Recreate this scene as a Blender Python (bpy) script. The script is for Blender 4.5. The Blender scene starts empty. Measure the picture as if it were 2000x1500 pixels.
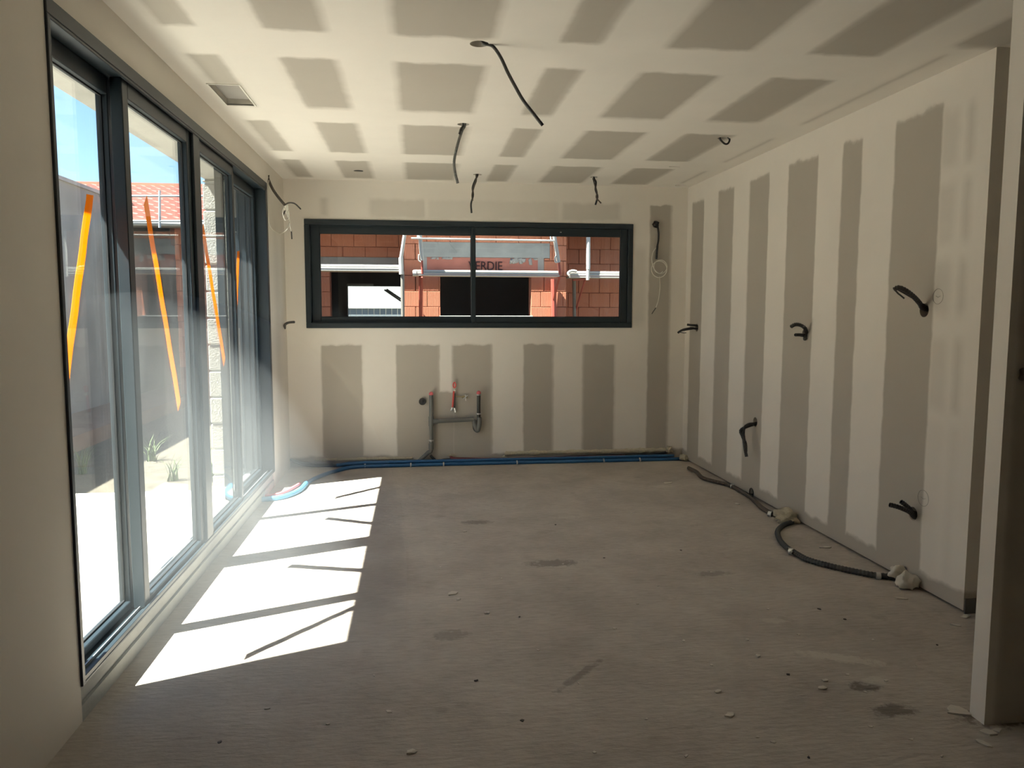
import bpy, bmesh, math, random
from mathutils import Vector, Matrix, noise
random.seed(7)
sc = bpy.context.scene
COL = sc.collection

# ------------------------------------------------------------------ camera
F, YAW, PITCH, ROLL, CH = 1484.26, 0.1237, 0.0949, 0.0016, 1.3726
_f = Vector((math.sin(YAW)*math.cos(PITCH), math.cos(YAW)*math.cos(PITCH), -math.sin(PITCH)))
_r0 = Vector((math.cos(YAW), -math.sin(YAW), 0)); _u0 = _r0.cross(_f)
_r = _r0*math.cos(ROLL) + _u0*math.sin(ROLL); _u = -_r0*math.sin(ROLL) + _u0*math.cos(ROLL)
cd = bpy.data.cameras.new('camera'); cam = bpy.data.objects.new('camera', cd); COL.objects.link(cam)
cd.sensor_width = 36; cd.lens = F*36/2000; cd.clip_start = 0.05; cd.clip_end = 500
m = Matrix.Identity(4)
for i in range(3):
    m[i][0], m[i][1], m[i][2] = _r[i], _u[i], -_f[i]
m[2][3] = CH
cam.matrix_world = m
sc.camera = cam

def W(px, py, ax, v):
    """measure a point of the photograph on the world plane axis=v"""
    d = _f + _r*((px-1000)/F) - _u*((py-750)/F)
    t = (v - (0, 0, CH)[ax])/d[ax]
    return Vector((0, 0, CH)) + d*t

# ------------------------------------------------------------------ light and exposure
w = bpy.data.worlds.new('sky'); sc.world = w; w.use_nodes = True
nt = w.node_tree; nt.nodes.clear()
sky = nt.nodes.new('ShaderNodeTexSky'); sky.sky_type = 'NISHITA'; sky.sun_disc = False
KX, KY = 0.53, 0.215
sky.sun_elevation = math.atan(1/math.hypot(KX, KY))
sky.sun_rotation = math.atan2(-KX, -KY)
sky.air_density = 0.9; sky.dust_density = 0.0; sky.ozone_density = 4.0
bg = nt.nodes.new('ShaderNodeBackground'); bg.inputs[1].default_value = 0.19
wo = nt.nodes.new('ShaderNodeOutputWorld')
nt.links.new(sky.outputs[0], bg.inputs[0]); nt.links.new(bg.outputs[0], wo.inputs[0])
sd = bpy.data.lights.new('sun', 'SUN'); sun = bpy.data.objects.new('sun', sd); COL.objects.link(sun)
sd.energy = 26.0; sd.angle = 0.009; sd.color = (1.0, 0.965, 0.90)
sun.rotation_euler = Vector((KX, KY, -1)).to_track_quat('-Z', 'Y').to_euler()
sun.location = (-6, -3, 12)
vs = sc.view_settings
vs.view_transform = 'Standard'; vs.look = 'None'; vs.gamma = 1; vs.use_curve_mapping = False
vs.exposure = 1.05
cy = sc.cycles
cy.max_bounces = 14; cy.diffuse_bounces = 8; cy.glossy_bounces = 4; cy.transparent_max_bounces = 16
cy.use_denoising = True; cy.caustics_reflective = False; cy.caustics_refractive = False
cy.sample_clamp_indirect = 6

# ------------------------------------------------------------------ material helpers
def new_mat(name):
    mt = bpy.data.materials.new(name); mt.use_nodes = True
    n = mt.node_tree; b = n.nodes['Principled BSDF']
    return mt, n, b
def N(n, t, **kw):
    o = n.nodes.new(t)
    for k, v in kw.items(): setattr(o, k, v)
    return o
def rgb(c): return (c[0], c[1], c[2], 1)
def simple(name, c, rough=0.6, metal=0, var=0.08, scale=8, bump=0.0, bscale=60):
    mt, n, b = new_mat(name)
    b.inputs['Roughness'].default_value = rough; b.inputs['Metallic'].default_value = metal
    tc = N(n, 'ShaderNodeTexCoord'); no = N(n, 'ShaderNodeTexNoise')
    no.inputs['Scale'].default_value = scale; no.inputs['Detail'].default_value = 5
    n.links.new(tc.outputs['Object'], no.inputs['Vector'])
    mx = N(n, 'ShaderNodeMix', data_type='RGBA')
    mx.inputs[6].default_value = rgb([x*(1-var) for x in c]); mx.inputs[7].default_value = rgb([min(1, x*(1+var)) for x in c])
    n.links.new(no.outputs[0], mx.inputs[0]); n.links.new(mx.outputs[2], b.inputs['Base Color'])
    if bump:
        n2 = N(n, 'ShaderNodeTexNoise'); n2.inputs['Scale'].default_value = bscale; n2.inputs['Detail'].default_value = 4
        n.links.new(tc.outputs['Object'], n2.inputs['Vector'])
        bp = N(n, 'ShaderNodeBump'); bp.inputs['Strength'].default_value = bump; bp.inputs['Distance'].default_value = 0.01
        n.links.new(n2.outputs[0], bp.inputs['Height']); n.links.new(bp.outputs[0], b.inputs['Normal'])
    return mt
def math_n(n, op, a, b=None, clamp=False):
    o = N(n, 'ShaderNodeMath', operation=op, use_clamp=clamp)
    for i, v in enumerate((a, b)):
        if v is None: continue
        if isinstance(v, (int, float)): o.inputs[i].default_value = v
        else: n.links.new(v, o.inputs[i])
    return o.outputs[0]
def band_ramp(n, src, ivs, f, lo, hi):
    """1 inside the intervals (a,b[,strength]), 0 outside, feathered by f"""
    mr = N(n, 'ShaderNodeMapRange'); mr.inputs[1].default_value = lo; mr.inputs[2].default_value = hi
    n.links.new(src, mr.inputs[0])
    cr = N(n, 'ShaderNodeValToRGB'); e = cr.color_ramp.elements
    st = [(0.0, 0.0)]
    for iv in ivs:
        a, b = iv[0], iv[1]; s = iv[2] if len(iv) > 2 else 1.0
        for p, v in ((a-f, 0), (a+f, s), (b-f, s), (b+f, 0)):
            st.append(((p-lo)/(hi-lo), v))
    st = [(min(max(p, 0), 1), v) for p, v in st]
    e[0].position = 0; e[0].color = (st[0][1],)*3+(1,)
    e[1].position = 1; e[1].color = (st[-1][1],)*3+(1,)
    for p, v in st[1:]:
        x = e.new(p); x.color = (v, v, v, 1)
    n.links.new(mr.outputs[0], cr.inputs[0])
    return cr.outputs[0]
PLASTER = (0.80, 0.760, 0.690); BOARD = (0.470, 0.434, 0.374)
def plaster_mat(name, ua, va, layers, urange, vrange, wob=0.012, seams=None, plaster=PLASTER, board=BOARD):
    """bare plasterboard showing between flat coats of jointing compound; both colours belong to the materials themselves"""
    mt, n, b = new_mat(name); b.inputs['Roughness'].default_value = 0.85
    tc = N(n, 'ShaderNodeTexCoord'); sx = N(n, 'ShaderNodeSeparateXYZ'); n.links.new(tc.outputs['Object'], sx.inputs[0])
    no = N(n, 'ShaderNodeTexNoise'); no.inputs['Scale'].default_value = 9; no.inputs['Detail'].default_value = 3
    n.links.new(tc.outputs['Object'], no.inputs['Vector'])
    sn = N(n, 'ShaderNodeSeparateColor'); n.links.new(no.outputs[1], sn.inputs[0])
    u = math_n(n, 'ADD', sx.outputs[ua], math_n(n, 'MULTIPLY', math_n(n, 'SUBTRACT', sn.outputs[0], .5), wob*2))
    v = math_n(n, 'ADD', sx.outputs[va], math_n(n, 'MULTIPLY', math_n(n, 'SUBTRACT', sn.outputs[1], .5), wob*6))
    mask = None
    for L in layers:
        mu = band_ramp(n, u, L['u'], L.get('fu', .006), *urange)
        mv = band_ramp(n, v, L['v'], L.get('fv', .006), *vrange)
        mm = math_n(n, 'MULTIPLY', math_n(n, 'MULTIPLY', mu, mv), L.get('s', 1.0))
        mask = mm if mask is None else math_n(n, 'MAXIMUM', mask, mm)
    n1 = N(n, 'ShaderNodeTexNoise'); n1.inputs['Scale'].default_value = 2.2; n1.inputs['Detail'].default_value = 6
    n1.inputs['Roughness'].default_value = 0.6
    n.links.new(tc.outputs['Object'], n1.inputs['Vector'])
    def mixc(c, var):
        mx = N(n, 'ShaderNodeMix', data_type='RGBA')
        mx.inputs[6].default_value = rgb([x*(1-var) for x in c]); mx.inputs[7].default_value = rgb([min(1, x*(1+var)) for x in c])
        n.links.new(n1.outputs[0], mx.inputs[0]); return mx.outputs[2]
    pl, bd = mixc(plaster, .07), mixc(board, .06)
    if mask is None:
        n.links.new(pl, b.inputs['Base Color'])
    else:
        mx = N(n, 'ShaderNodeMix', data_type='RGBA')
        n.links.new(mask, mx.inputs[0]); n.links.new(pl, mx.inputs[6]); n.links.new(bd, mx.inputs[7])
        n.links.new(mx.outputs[2], b.inputs['Base Color'])
    n2 = N(n, 'ShaderNodeTexNoise'); n2.inputs['Scale'].default_value = 14; n2.inputs['Detail'].default_value = 4
    n.links.new(tc.outputs['Object'], n2.inputs['Vector'])
    bp = N(n, 'ShaderNodeBump'); bp.inputs['Strength'].default_value = .12; bp.inputs['Distance'].default_value = .01
    n.links.new(n2.outputs[0], bp.inputs['Height']); n.links.new(bp.outputs[0], b.inputs['Normal'])
    return mt

def glass_mat(name, tint, dust):
    mt = bpy.data.materials.new(name); mt.use_nodes = True; n = mt.node_tree; n.nodes.clear()
    out = N(n, 'ShaderNodeOutputMaterial'); tr = N(n, 'ShaderNodeBsdfTransparent'); gl = N(n, 'ShaderNodeBsdfGlossy')
    gl.inputs['Roughness'].default_value = 0.0; tr.inputs[0].default_value = rgb(tint)
    lw = N(n, 'ShaderNodeLayerWeight'); lw.inputs[0].default_value = .5
    fr = math_n(n, 'ADD', math_n(n, 'MULTIPLY', math_n(n, 'POWER', lw.outputs['Facing'], 5.0), .88), .045)
    m1 = N(n, 'ShaderNodeMixShader'); n.links.new(fr, m1.inputs[0]); n.links.new(tr.outputs[0], m1.inputs[1]); n.links.new(gl.outputs[0], m1.inputs[2])
    df = N(n, 'ShaderNodeBsdfDiffuse'); df.inputs[0].default_value = (.8, .8, .78, 1)
    tl = N(n, 'ShaderNodeBsdfTranslucent'); tl.inputs[0].default_value = (.8, .8, .78, 1)
    m0 = N(n, 'ShaderNodeMixShader'); m0.inputs[0].default_value = .5
    n.links.new(df.outputs[0], m0.inputs[1]); n.links.new(tl.outputs[0], m0.inputs[2])
    tc = N(n, 'ShaderNodeTexCoord'); mp = N(n, 'ShaderNodeMapping'); mp.inputs['Scale'].default_value = (6, 6, 1.2)
    no = N(n, 'ShaderNodeTexNoise'); no.inputs['Scale'].default_value = 2; no.inputs['Detail'].default_value = 6
    n.links.new(tc.outputs['Object'], mp.inputs[0]); n.links.new(mp.outputs[0], no.inputs['Vector'])
    m2 = N(n, 'ShaderNodeMixShader'); n.links.new(math_n(n, 'MULTIPLY', no.outputs[0], dust), m2.inputs[0])
    n.links.new(m1.outputs[0], m2.inputs[1]); n.links.new(m0.outputs[0], m2.inputs[2]); n.links.new(m2.outputs[0], out.inputs[0])
    return mt

M = {}
M['plaster'] = plaster_mat('jointing_plaster', 0, 2, [], (-2, 3), (0, 3))
M['alu'] = simple('anthracite_aluminium', (0.017, 0.027, 0.034), .42, .0, .05)
M['alu_light'] = simple('bare_track', (0.45, 0.47, 0.48), .35, .6, .05)
M['gasket'] = simple('black_gasket', (0.015, 0.016, 0.017), .6)
M['glass'] = glass_mat('door_glass', (.93, .96, .95), .022)
M['glass_dim'] = glass_mat('window_glass', (.66, .68, .67), .01)
def tape_mat():
    mt = bpy.data.materials.new('orange_tape'); mt.use_nodes = True; n = mt.node_tree; n.nodes.clear()
    out = N(n, 'ShaderNodeOutputMaterial'); df = N(n, 'ShaderNodeBsdfDiffuse'); tl = N(n, 'ShaderNodeBsdfTranslucent'); mx = N(n, 'ShaderNodeMixShader')
    df.inputs[0].default_value = (.95, .38, .02, 1); tl.inputs[0].default_value = (1, .46, .02, 1); mx.inputs[0].default_value = .62
    n.links.new(df.outputs[0], mx.inputs[1]); n.links.new(tl.outputs[0], mx.inputs[2]); n.links.new(mx.outputs[0], out.inputs[0]); return mt
M['tape'] = tape_mat()
M['black'] = simple('black_conduit', (0.030, 0.030, 0.029), .5, 0, .2)
M['dark_grey'] = simple('dark_grey_sheath', (0.055, 0.055, 0.050), .55, 0, .2)
M['brown_sheath'] = simple('dusty_dark_sheath', (0.085, 0.070, 0.055), .7, 0, .3, 20)
M['pvc'] = simple('grey_pvc', (0.16, 0.165, 0.155), .42, 0, .08)
M['blue'] = simple('blue_sheath', (0.025, 0.12, 0.28), .5, 0, .2, 30)
M['blue_sunlit'] = simple('sunlit_blue_sheath', (0.06, 0.30, 0.55), .5, 0, .1, 30)
M['red'] = simple('red_plastic', (0.62, 0.07, 0.06), .45, 0, .1)
M['darkred'] = simple('dusty_red_sheath', (0.22, 0.05, 0.05), .6, 0, .2)
M['pink'] = simple('pink_cap', (0.72, 0.16, 0.18), .5, 0, .1)
M['steel'] = simple('zinc_clip', (0.6, 0.6, 0.58), .35, .7, .05)
M['brass'] = simple('brass_fitting', (0.45, 0.38, 0.24), .35, .8, .1)
M['white'] = simple('white_wire', (0.80, 0.78, 0.70), .5, 0, .05)
M['pencil'] = simple('pencil_line', (0.30, 0.28, 0.24), .9)
M['flake'] = simple('plaster_flakes', (0.66, 0.62, 0.54), .9, 0, .1, 40)
M['foam'] = simple('pale_foam', (0.56, 0.51, 0.38), .95, 0, .25, 60, .6, 120)
M['hole'] = simple('hole_shade_paint', (0.05, 0.045, 0.04), .95, 0, .2, 60)  # near-black colour painting the shade inside holes and the wall foot gap
M['sill'] = simple('threshold_cement', (0.40, 0.41, 0.39), .8, 0, .12, 12, .2)
M['block'] = simple('concrete_block', (0.27, 0.265, 0.24), .95, 0, .14, 30, .6, 90)
M['concrete'] = simple('cast_concrete', (0.38, 0.37, 0.34), .9, 0, .22, 5, .35, 30)
M['lintel'] = simple('grey_lintel', (0.36, 0.37, 0.35), .9, 0, .3, 6, .3, 30)
M['render'] = simple('grey_boundary_render', (0.27, 0.265, 0.24), .92, 0, .32, 2.2, .3, 20)
M['terrace'] = simple('pale_terrace', (0.56, 0.53, 0.47), .85, 0, .08, 3)
M['soil'] = simple('dark_soil', (0.085, 0.075, 0.055), .98, 0, .5, 7, .8, 40)
M['weed'] = simple('weed_green', (0.09, 0.13, 0.05), .8, 0, .3, 30)
M['brick'] = simple('terracotta_brick', (0.62, 0.235, 0.135), .85, 0, .16, 3, .1, 40)
M['mortar'] = simple('brick_bed', (0.40, 0.155, 0.10), .95, 0, .2)
M['tile'] = simple('roof_tile', (0.34, 0.125, 0.10), .8, 0, .25, 6)
M['scaf'] = simple('galvanised_scaffold', (0.66, 0.65, 0.60), .5, .0, .1)
M['scaf_red'] = simple('red_scaffold', (0.45, 0.10, 0.07), .6, 0, .2)
M['scaf_grey'] = simple('weathered_scaffold', (0.26, 0.24, 0.21), .6, 0, .2)
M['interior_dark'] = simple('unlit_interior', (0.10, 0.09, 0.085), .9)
M['offwhite'] = simple('offwhite_render', (0.62, 0.63, 0.60), .9)
M['cladding'] = simple('grey_cladding', (0.30, 0.35, 0.37), .6)
M['ink'] = simple('dark_lettering', (0.03, 0.012, 0.015), .9)
M['splash_bright_lintel'] = simple('mortar_splash_and_brightened_lintel', (0.40, 0.38, 0.35), .95, 0, .2)
M['rough_back'] = simple('rough_shell', (0.60, 0.56, 0.48), .95)

# concrete floor: stains, trowel streaks, dust
SPOTS = []
for (px_a, py_a, sx_, sy_, rot_, pale, st_) in [(1640, 1285, .26, .06, -.45, 1, .8), (1690, 1340, .10, .06, 0, 0, .8), (1710, 1330, .09, .05, .2, 1, .7), (1745, 1388, .12, .07, 0, 0, .8), (1510, 1212, .08, .05, 0, 1, .5),
        (930, 1020, .16, .07, 0, 0, .55), (1080, 1100, .22, .09, 0, 0, .6), (1110, 1010, .12, .06, 0, 1, .4), (1130, 1320, .25, .03, .8, 0, .5), (880, 1240, .12, .08, 0, 0, .4), (1960, 1400, .22, .10, 0, 0, .9), (1395, 1120, .15, .06, 0, 0, .4), (1290, 950, .14, .07, 0, 1, .5)]:
    p_ = W(px_a, py_a, 2, 0); SPOTS.append((p_.x, p_.y, sx_, sy_, rot_, (.62, .58, .50) if pale else (.15, .125, .10), st_))
def floor_mat():
    mt, n, b = new_mat('screed_floor'); b.inputs['Roughness'].default_value = .82
    tc = N(n, 'ShaderNodeTexCoord')
    def noi(sc_, det, mapping=None, rough=.55):
        o = N(n, 'ShaderNodeTexNoise'); o.inputs['Scale'].default_value = sc_; o.inputs['Detail'].default_value = det; o.inputs['Roughness'].default_value = rough
        if mapping:
            mp = N(n, 'ShaderNodeMapping'); mp.inputs['Scale'].default_value = mapping
            n.links.new(tc.outputs['Object'], mp.inputs[0]); n.links.new(mp.outputs[0], o.inputs['Vector'])
        else: n.links.new(tc.outputs['Object'], o.inputs['Vector'])
        return o.outputs[0]
    def ramp(src, p0, c0, p1, c1):
        cr = N(n, 'ShaderNodeValToRGB'); e = cr.color_ramp.elements
        e[0].position = p0; e[0].color = rgb(c0); e[1].position = p1; e[1].color = rgb(c1)
        n.links.new(src, cr.inputs[0]); return cr.outputs[0]
    base = ramp(noi(2.2, 9, None, .66), .34, (0.415, 0.370, 0.318), .66, (0.555, 0.502, 0.438))
    streak = ramp(noi(14, 5, (1, 4.5, 1)), .42, (1, 1, 1), .72, (.80, .78, .76))
    m1 = N(n, 'ShaderNodeMix', data_type='RGBA', blend_type='MULTIPLY'); m1.inputs[0].default_value = .8
    n.links.new(base, m1.inputs[6]); n.links.new(streak, m1.inputs[7])
    stain = ramp(noi(3.1, 8, None, .7), .60, (0, 0, 0), .72, (1, 1, 1))
    m2 = N(n, 'ShaderNodeMix', data_type='RGBA'); n.links.new(math_n(n, 'MULTIPLY', stain, .45), m2.inputs[0])
    n.links.new(m1.outputs[2], m2.inputs[6]); m2.inputs[7].default_value = (0.22, 0.185, 0.15, 1)
    dust = ramp(noi(23, 6, (1, 2, 1), .75), .60, (0, 0, 0), .70, (1, 1, 1))
    m3 = N(n, 'ShaderNodeMix', data_type='RGBA'); n.links.new(math_n(n, 'MULTIPLY', dust, .5), m3.inputs[0])
    n.links.new(m2.outputs[2], m3.inputs[6]); m3.inputs[7].default_value = (0.58, 0.54, 0.48, 1)
    # individual scuffs and dried splashes seen on the slab
    prev_ = m3.outputs[2]
    spn = noi(26, 6, None, .7)
    for (cx_, cy_, sx_, sy_, rot_, col_, st_) in SPOTS:
        mp = N(n, 'ShaderNodeMapping', vector_type='TEXTURE'); mp.inputs['Location'].default_value = (cx_, cy_, 0); mp.inputs['Rotation'].default_value = (0, 0, rot_); mp.inputs['Scale'].default_value = (sx_, sy_, 1)
        n.links.new(tc.outputs['Object'], mp.inputs[0])
        ln = N(n, 'ShaderNodeVectorMath', operation='LENGTH'); n.links.new(mp.outputs[0], ln.inputs[0])
        f0 = math_n(n, 'SUBTRACT', 1.0, ln.outputs['Value'], True)
        f1 = math_n(n, 'MULTIPLY', math_n(n, 'SUBTRACT', math_n(n, 'ADD', spn, math_n(n, 'MULTIPLY', f0, .5)), .62), 6.0, True)
        f2 = math_n(n, 'MULTIPLY', math_n(n, 'MULTIPLY', f1, math_n(n, 'MULTIPLY', f0, 3, True)), st_)
        mm = N(n, 'ShaderNodeMix', data_type='RGBA'); n.links.new(f2, mm.inputs[0]); n.links.new(prev_, mm.inputs[6]); mm.inputs[7].default_value = rgb(col_); prev_ = mm.outputs[2]
    n.links.new(prev_, b.inputs['Base Color'])
    bp = N(n, 'ShaderNodeBump'); bp.inputs['Strength'].default_value = .5; bp.inputs['Distance'].default_value = .014
    n.links.new(noi(18, 6, (1, 3, 1)), bp.inputs['Height']); n.links.new(bp.outputs[0], b.inputs['Normal'])
    return mt
M['floor'] = floor_mat()

# brick gets vertical fluting
def add_flutes(mt, scale, strength, axis=0):
    n = mt.node_tree; b = n.nodes['Principled BSDF']
    tc = N(n, 'ShaderNodeTexCoord'); wv = N(n, 'ShaderNodeTexWave'); wv.bands_direction = 'XYZ'[axis]
    wv.inputs['Scale'].default_value = scale; n.links.new(tc.outputs['Object'], wv.inputs[0])
    bp = N(n, 'ShaderNodeBump'); bp.inputs['Strength'].default_value = strength; bp.inputs['Distance'].default_value = .004
    n.links.new(wv.outputs[1], bp.inputs['Height']); n.links.new(bp.outputs[0], b.inputs['Normal'])
add_flutes(M['brick'], 12, .5)

# ------------------------------------------------------------------ mesh helpers
def link(name, mesh, mat, parent=None):
    mesh.name = name
    o = bpy.data.objects.new(name, mesh); COL.objects.link(o)
    if mat is not None and not mesh.materials: mesh.materials.append(mat)
    if parent is not None:
        o.parent = parent
        if parent.type == 'EMPTY' or parent.parent: 
            off = Vector((0, 0, 0)); p = parent
            while p: off += p.location; p = p.parent
            o.location = -off
    return o
def tag(o, label=None, cat=None, group=None, kind=None):
    for k, v in (('label', label), ('category', cat), ('group', group), ('kind', kind)):
        if v: o[k] = v
    return o
def empty(name, loc, label=None, cat=None, group=None, kind=None):
    o = bpy.data.objects.new(name, None); COL.objects.link(o); o.location = loc; o.empty_display_size = .05
    return tag(o, label, cat, group, kind)
def bm_box(bm, lo, hi, bev=0):
    x0, y0, z0 = lo; x1, y1, z1 = hi
    vs_ = [bm.verts.new(p) for p in ((x0,y0,z0),(x1,y0,z0),(x1,y1,z0),(x0,y1,z0),(x0,y0,z1),(x1,y0,z1),(x1,y1,z1),(x0,y1,z1))]
    fs = [bm.faces.new([vs_[i] for i in q]) for q in ((0,3,2,1),(4,5,6,7),(0,1,5,4),(1,2,6,5),(2,3,7,6),(3,0,4,7))]
    if bev:
        es = list({e for f in fs for e in f.edges})
        bmesh.ops.bevel(bm, geom=es, offset=bev, segments=1, affect='EDGES')
def done(bm, name, mat, parent=None, smooth=False):
    me = bpy.data.meshes.new(name)
    bmesh.ops.recalc_face_normals(bm, faces=bm.faces)
    bm.to_mesh(me); bm.free()
    if smooth:
        for p in me.polygons: p.use_smooth = True
    return link(name, me, mat, parent)
def boxes(name, lst, mat, parent=None, bev=0):
    bm = bmesh.new()
    for lo, hi in lst: bm_box(bm, lo, hi, bev)
    return done(bm, name, mat, parent)
def catmull(pts, k=6):
    P = [Vector(p) for p in pts]
    if len(P) < 3: return P
    P = [P[0]*2-P[1]] + P + [P[-1]*2-P[-2]]; out = []
    for i in range(1, len(P)-2):
        a, b, c, d = P[i-1:i+3]
        for j in range(k):
            t = j/k
            out.append(.5*((2*b)+(c-a)*t+(2*a-5*b+4*c-d)*t*t+(3*b-a-3*c+d)*t**3))
    out.append(P[-2]); return out
def bm_tube(bm, pts, r, n=10, corr=0.0, r_end=None, open_end=False):
    """sweep a circle; corr > 0 ripples the radius like corrugated conduit"""
    rings = []; up = Vector((0, 0, 1)); T0 = (pts[1]-pts[0]).normalized()
    if abs(T0.dot(up)) > .9: up = Vector((1, 0, 0))
    nn = T0.cross(up).normalized()
    for i, p in enumerate(pts):
        T = ((pts[min(i+1, len(pts)-1)]) - pts[max(i-1, 0)]).normalized()
        nn = (nn - T*nn.dot(T)).normalized(); b = T.cross(nn)
        rr = r if r_end is None else r + (r_end-r)*i/(len(pts)-1)
        if corr: rr *= 1 - (corr if i % 2 else 0)
        rings.append([bm.verts.new(p + (nn*math.cos(a)+b*math.sin(a))*rr) for a in (2*math.pi*k/n for k in range(n))])
    for A, B in zip(rings, rings[1:]):
        for k in range(n): bm.faces.new((A[k], A[(k+1) % n], B[(k+1) % n], B[k]))
    bm.faces.new(rings[0][::-1])
    if open_end:
        c = [bm.verts.new(pts[-1] + (v.co-pts[-1])*.72) for v in rings[-1]]
        d = [bm.verts.new(v.co - T*r*1.5) for v in c]
        for k in range(n):
            bm.faces.new((rings[-1][k], rings[-1][(k+1) % n], c[(k+1) % n], c[k]))
            bm.faces.new((c[k], c[(k+1) % n], d[(k+1) % n], d[k]))
        bm.faces.new(d)
    else: bm.faces.new(rings[-1])
def resample(pts, step):
    out = [pts[0]]; acc = 0
    for a, b in zip(pts, pts[1:]):
        L = (b-a).length
        if L < 1e-9: continue
        t = step-acc
        while t <= L:
            out.append(a+(b-a)*(t/L)); t += step
        acc = (acc+L) % step
    if (out[-1]-pts[-1]).length > step*.3: out.append(pts[-1])
    else: out[-1] = pts[-1]
    return out if len(out) > 1 else [pts[0], pts[-1]]
def tube(name, pts, r, mat, parent=None, corr=False, n=10, open_end=False, smooth=True, k=8):
    c = catmull(pts, k)
    if corr: c = resample(c, max(r*.55, .0035))
    bm = bmesh.new(); bm_tube(bm, c, r, n, .16 if corr else 0, None, open_end)
    return done(bm, name, mat, parent, smooth and not corr)
def rod(name, a, b, r, mat, parent=None, n=10):
    bm = bmesh.new(); bm_tube(bm, [Vector(a), Vector(b)], r, n); return done(bm, name, mat, parent, False)
def lump(name, c, size, mat, parent=None, seed=0, rough=.35, sub=3):
    bm = bmesh.new(); bmesh.ops.create_icosphere(bm, subdivisions=sub, radius=1)
    for v in bm.verts:
        d = v.co.copy()
        s = 1 + rough*noise.noise(d*1.6+Vector((seed*3.1, 0, 0))) + rough*.7*noise.noise(d*3.6+Vector((0, seed*2.3, 0))) + rough*.4*noise.noise(d*8+Vector((0, 0, seed)))
        v.co = Vector((d.x*size[0]*s, d.y*size[1]*s, max(d.z*size[2]*s, -size[2]*.75))) + Vector(c)
    return done(bm, name, mat, parent, True)

def cut(o, cutters):
    """really cut holes into a wall mesh, then remove the cutting solids"""
    bm = bmesh.new()
    for c in cutters:
        if c[0] == 'cyl':
            _, p, ax, r, d = c
            d_ = Vector((0, 0, 0)); d_[ax] = d; s = Vector((0, 0, 0)); s[ax] = -.02 if d > 0 else .02
            bm_tube(bm, [Vector(p)+s, Vector(p)+d_], r, 24)
        else: bm_box(bm, c[1], c[2])
    bmesh.ops.recalc_face_normals(bm, faces=bm.faces)
    me = bpy.data.meshes.new('t'); bm.to_mesh(me); bm.free()
    t = bpy.data.objects.new('t', me); COL.objects.link(t)
    md = o.modifiers.new('b', 'BOOLEAN'); md.operation = 'DIFFERENCE'; md.solver = 'EXACT'; md.use_self = True; md.object = t
    dg = bpy.context.evaluated_depsgraph_get(); ev = o.evaluated_get(dg)
    new = bpy.data.meshes.new_from_object(ev, depsgraph=dg)
    o.modifiers.clear(); old = o.data; o.data = new; new.name = old.name
    bpy.data.objects.remove(t); bpy.data.meshes.remove(me)

# ------------------------------------------------------------------ room dimensions
XL, XR, YB, H = -1.128, 2.466, 6.821, 2.5      # left wall, right wall, back wall, ceiling
XO, YO = -1.56, 7.17                            # outer faces
YF, XE = -2.6, 4.6                              # unseen back of the house
DY0, DY1, DZ1 = 2.59, 6.06, 2.34                # sliding door opening
YR, XC, YC0, YC1 = 3.084, 1.866, 2.207, 2.275   # end of right wall; partition
WX0, WX1, WZ0, WZ1 = -0.96, 1.955, 1.227, 2.165 # back window

# floor
fl = boxes('floor', [((XL, YF, -.2), (XE, YB+.02, 0))], M['floor']); tag(fl, 'bare dusty grey-brown concrete floor slab', None, None, 'structure')

# ceiling
cx = [(-1.0, -.862), (-.60, -.352), (-.085, .325), (.605, .782), (1.065, 1.448), (1.71, 2.035)]
rows = [(-1.0, -.2), (.1, .95), (1.25, 2.1), (2.42, 3.275), (3.615, 4.46), (4.785, 5.65), (5.965, 6.70)]
ceil_m = plaster_mat('ceiling_boards', 0, 1, [
    dict(u=cx, v=rows, fu=.016, fv=.008),
    dict(u=[(2.30, 2.335)], v=[(3.2, 4.46), (4.85, 5.65), (6.0, 6.6)], fu=.012, fv=.03, s=.6),
    dict(u=[(2.27, 2.50)], v=[(1.2, 3.1)], fu=.012, fv=.01, s=.9)], (-2, 4.7), (-2.7, 7), wob=.010)
ce = boxes('ceiling', [((XL, YF, H), (XE, YB, H+.3))], ceil_m); tag(ce, 'plasterboard ceiling with grey board patches between pale bands of jointing compound', None, None, 'structure')
holes_c = [(0.272, 3.329, .040), (0.288, 4.727, .036), (0.507, 6.404, .036), (1.486, 6.394, .030), (1.99, 4.873, .036), (2.349, 6.70, .050), (-.459, 6.37, .040)]
cut(ce, [('cyl', (x, y, H), 2, r, .10) for x, y, r in holes_c] + [('box', (-1.022, 4.065, H-.05), (-.876, 4.45, H+.045)), ('box', (1.96, 5.85, H-.05), (2.05, 5.875, H+.05))])

# walls
FU = dict(fu=.006, fv=.006)
back_m = plaster_mat('back_wall_boards', 0, 2, [
    dict(u=[(-.84, -.485), (-.19, .192), (.308, .665), (.952, 1.226), (1.504, 1.802)], v=[(-.2, 1.078)], **FU),
    dict(u=[(.18, .32)], v=[(-.2, .655)], **FU),
    dict(u=[(2.11, 2.315)], v=[(-.2, 2.335)], **FU),
    dict(u=[(-1.3, 2.7)], v=[(-.2, .085)], fu=.01, fv=.01),
    dict(u=[(-.82, -.755), (-.40, .09), (.10, 1.27, .5), (1.30, 1.83)], v=[(2.19, 2.345)], fu=.02, fv=.015, s=.42),
    dict(u=[(1.97, 2.08)], v=[(1.25, 1.95)], fu=.02, fv=.05, s=.35)], (-1.5, 3), (-.3, 2.8), wob=.010)
wb = boxes('wall_back', [((XO, YB, -.2), (WX0, YO, H+.3)), ((WX1, YB, -.2), (XR+.2, YO, H+.3)), ((WX0, YB, -.2), (WX1, YO, WZ0)), ((WX0, YB, WZ1), (WX1, YO, H+.3))], back_m)
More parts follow.
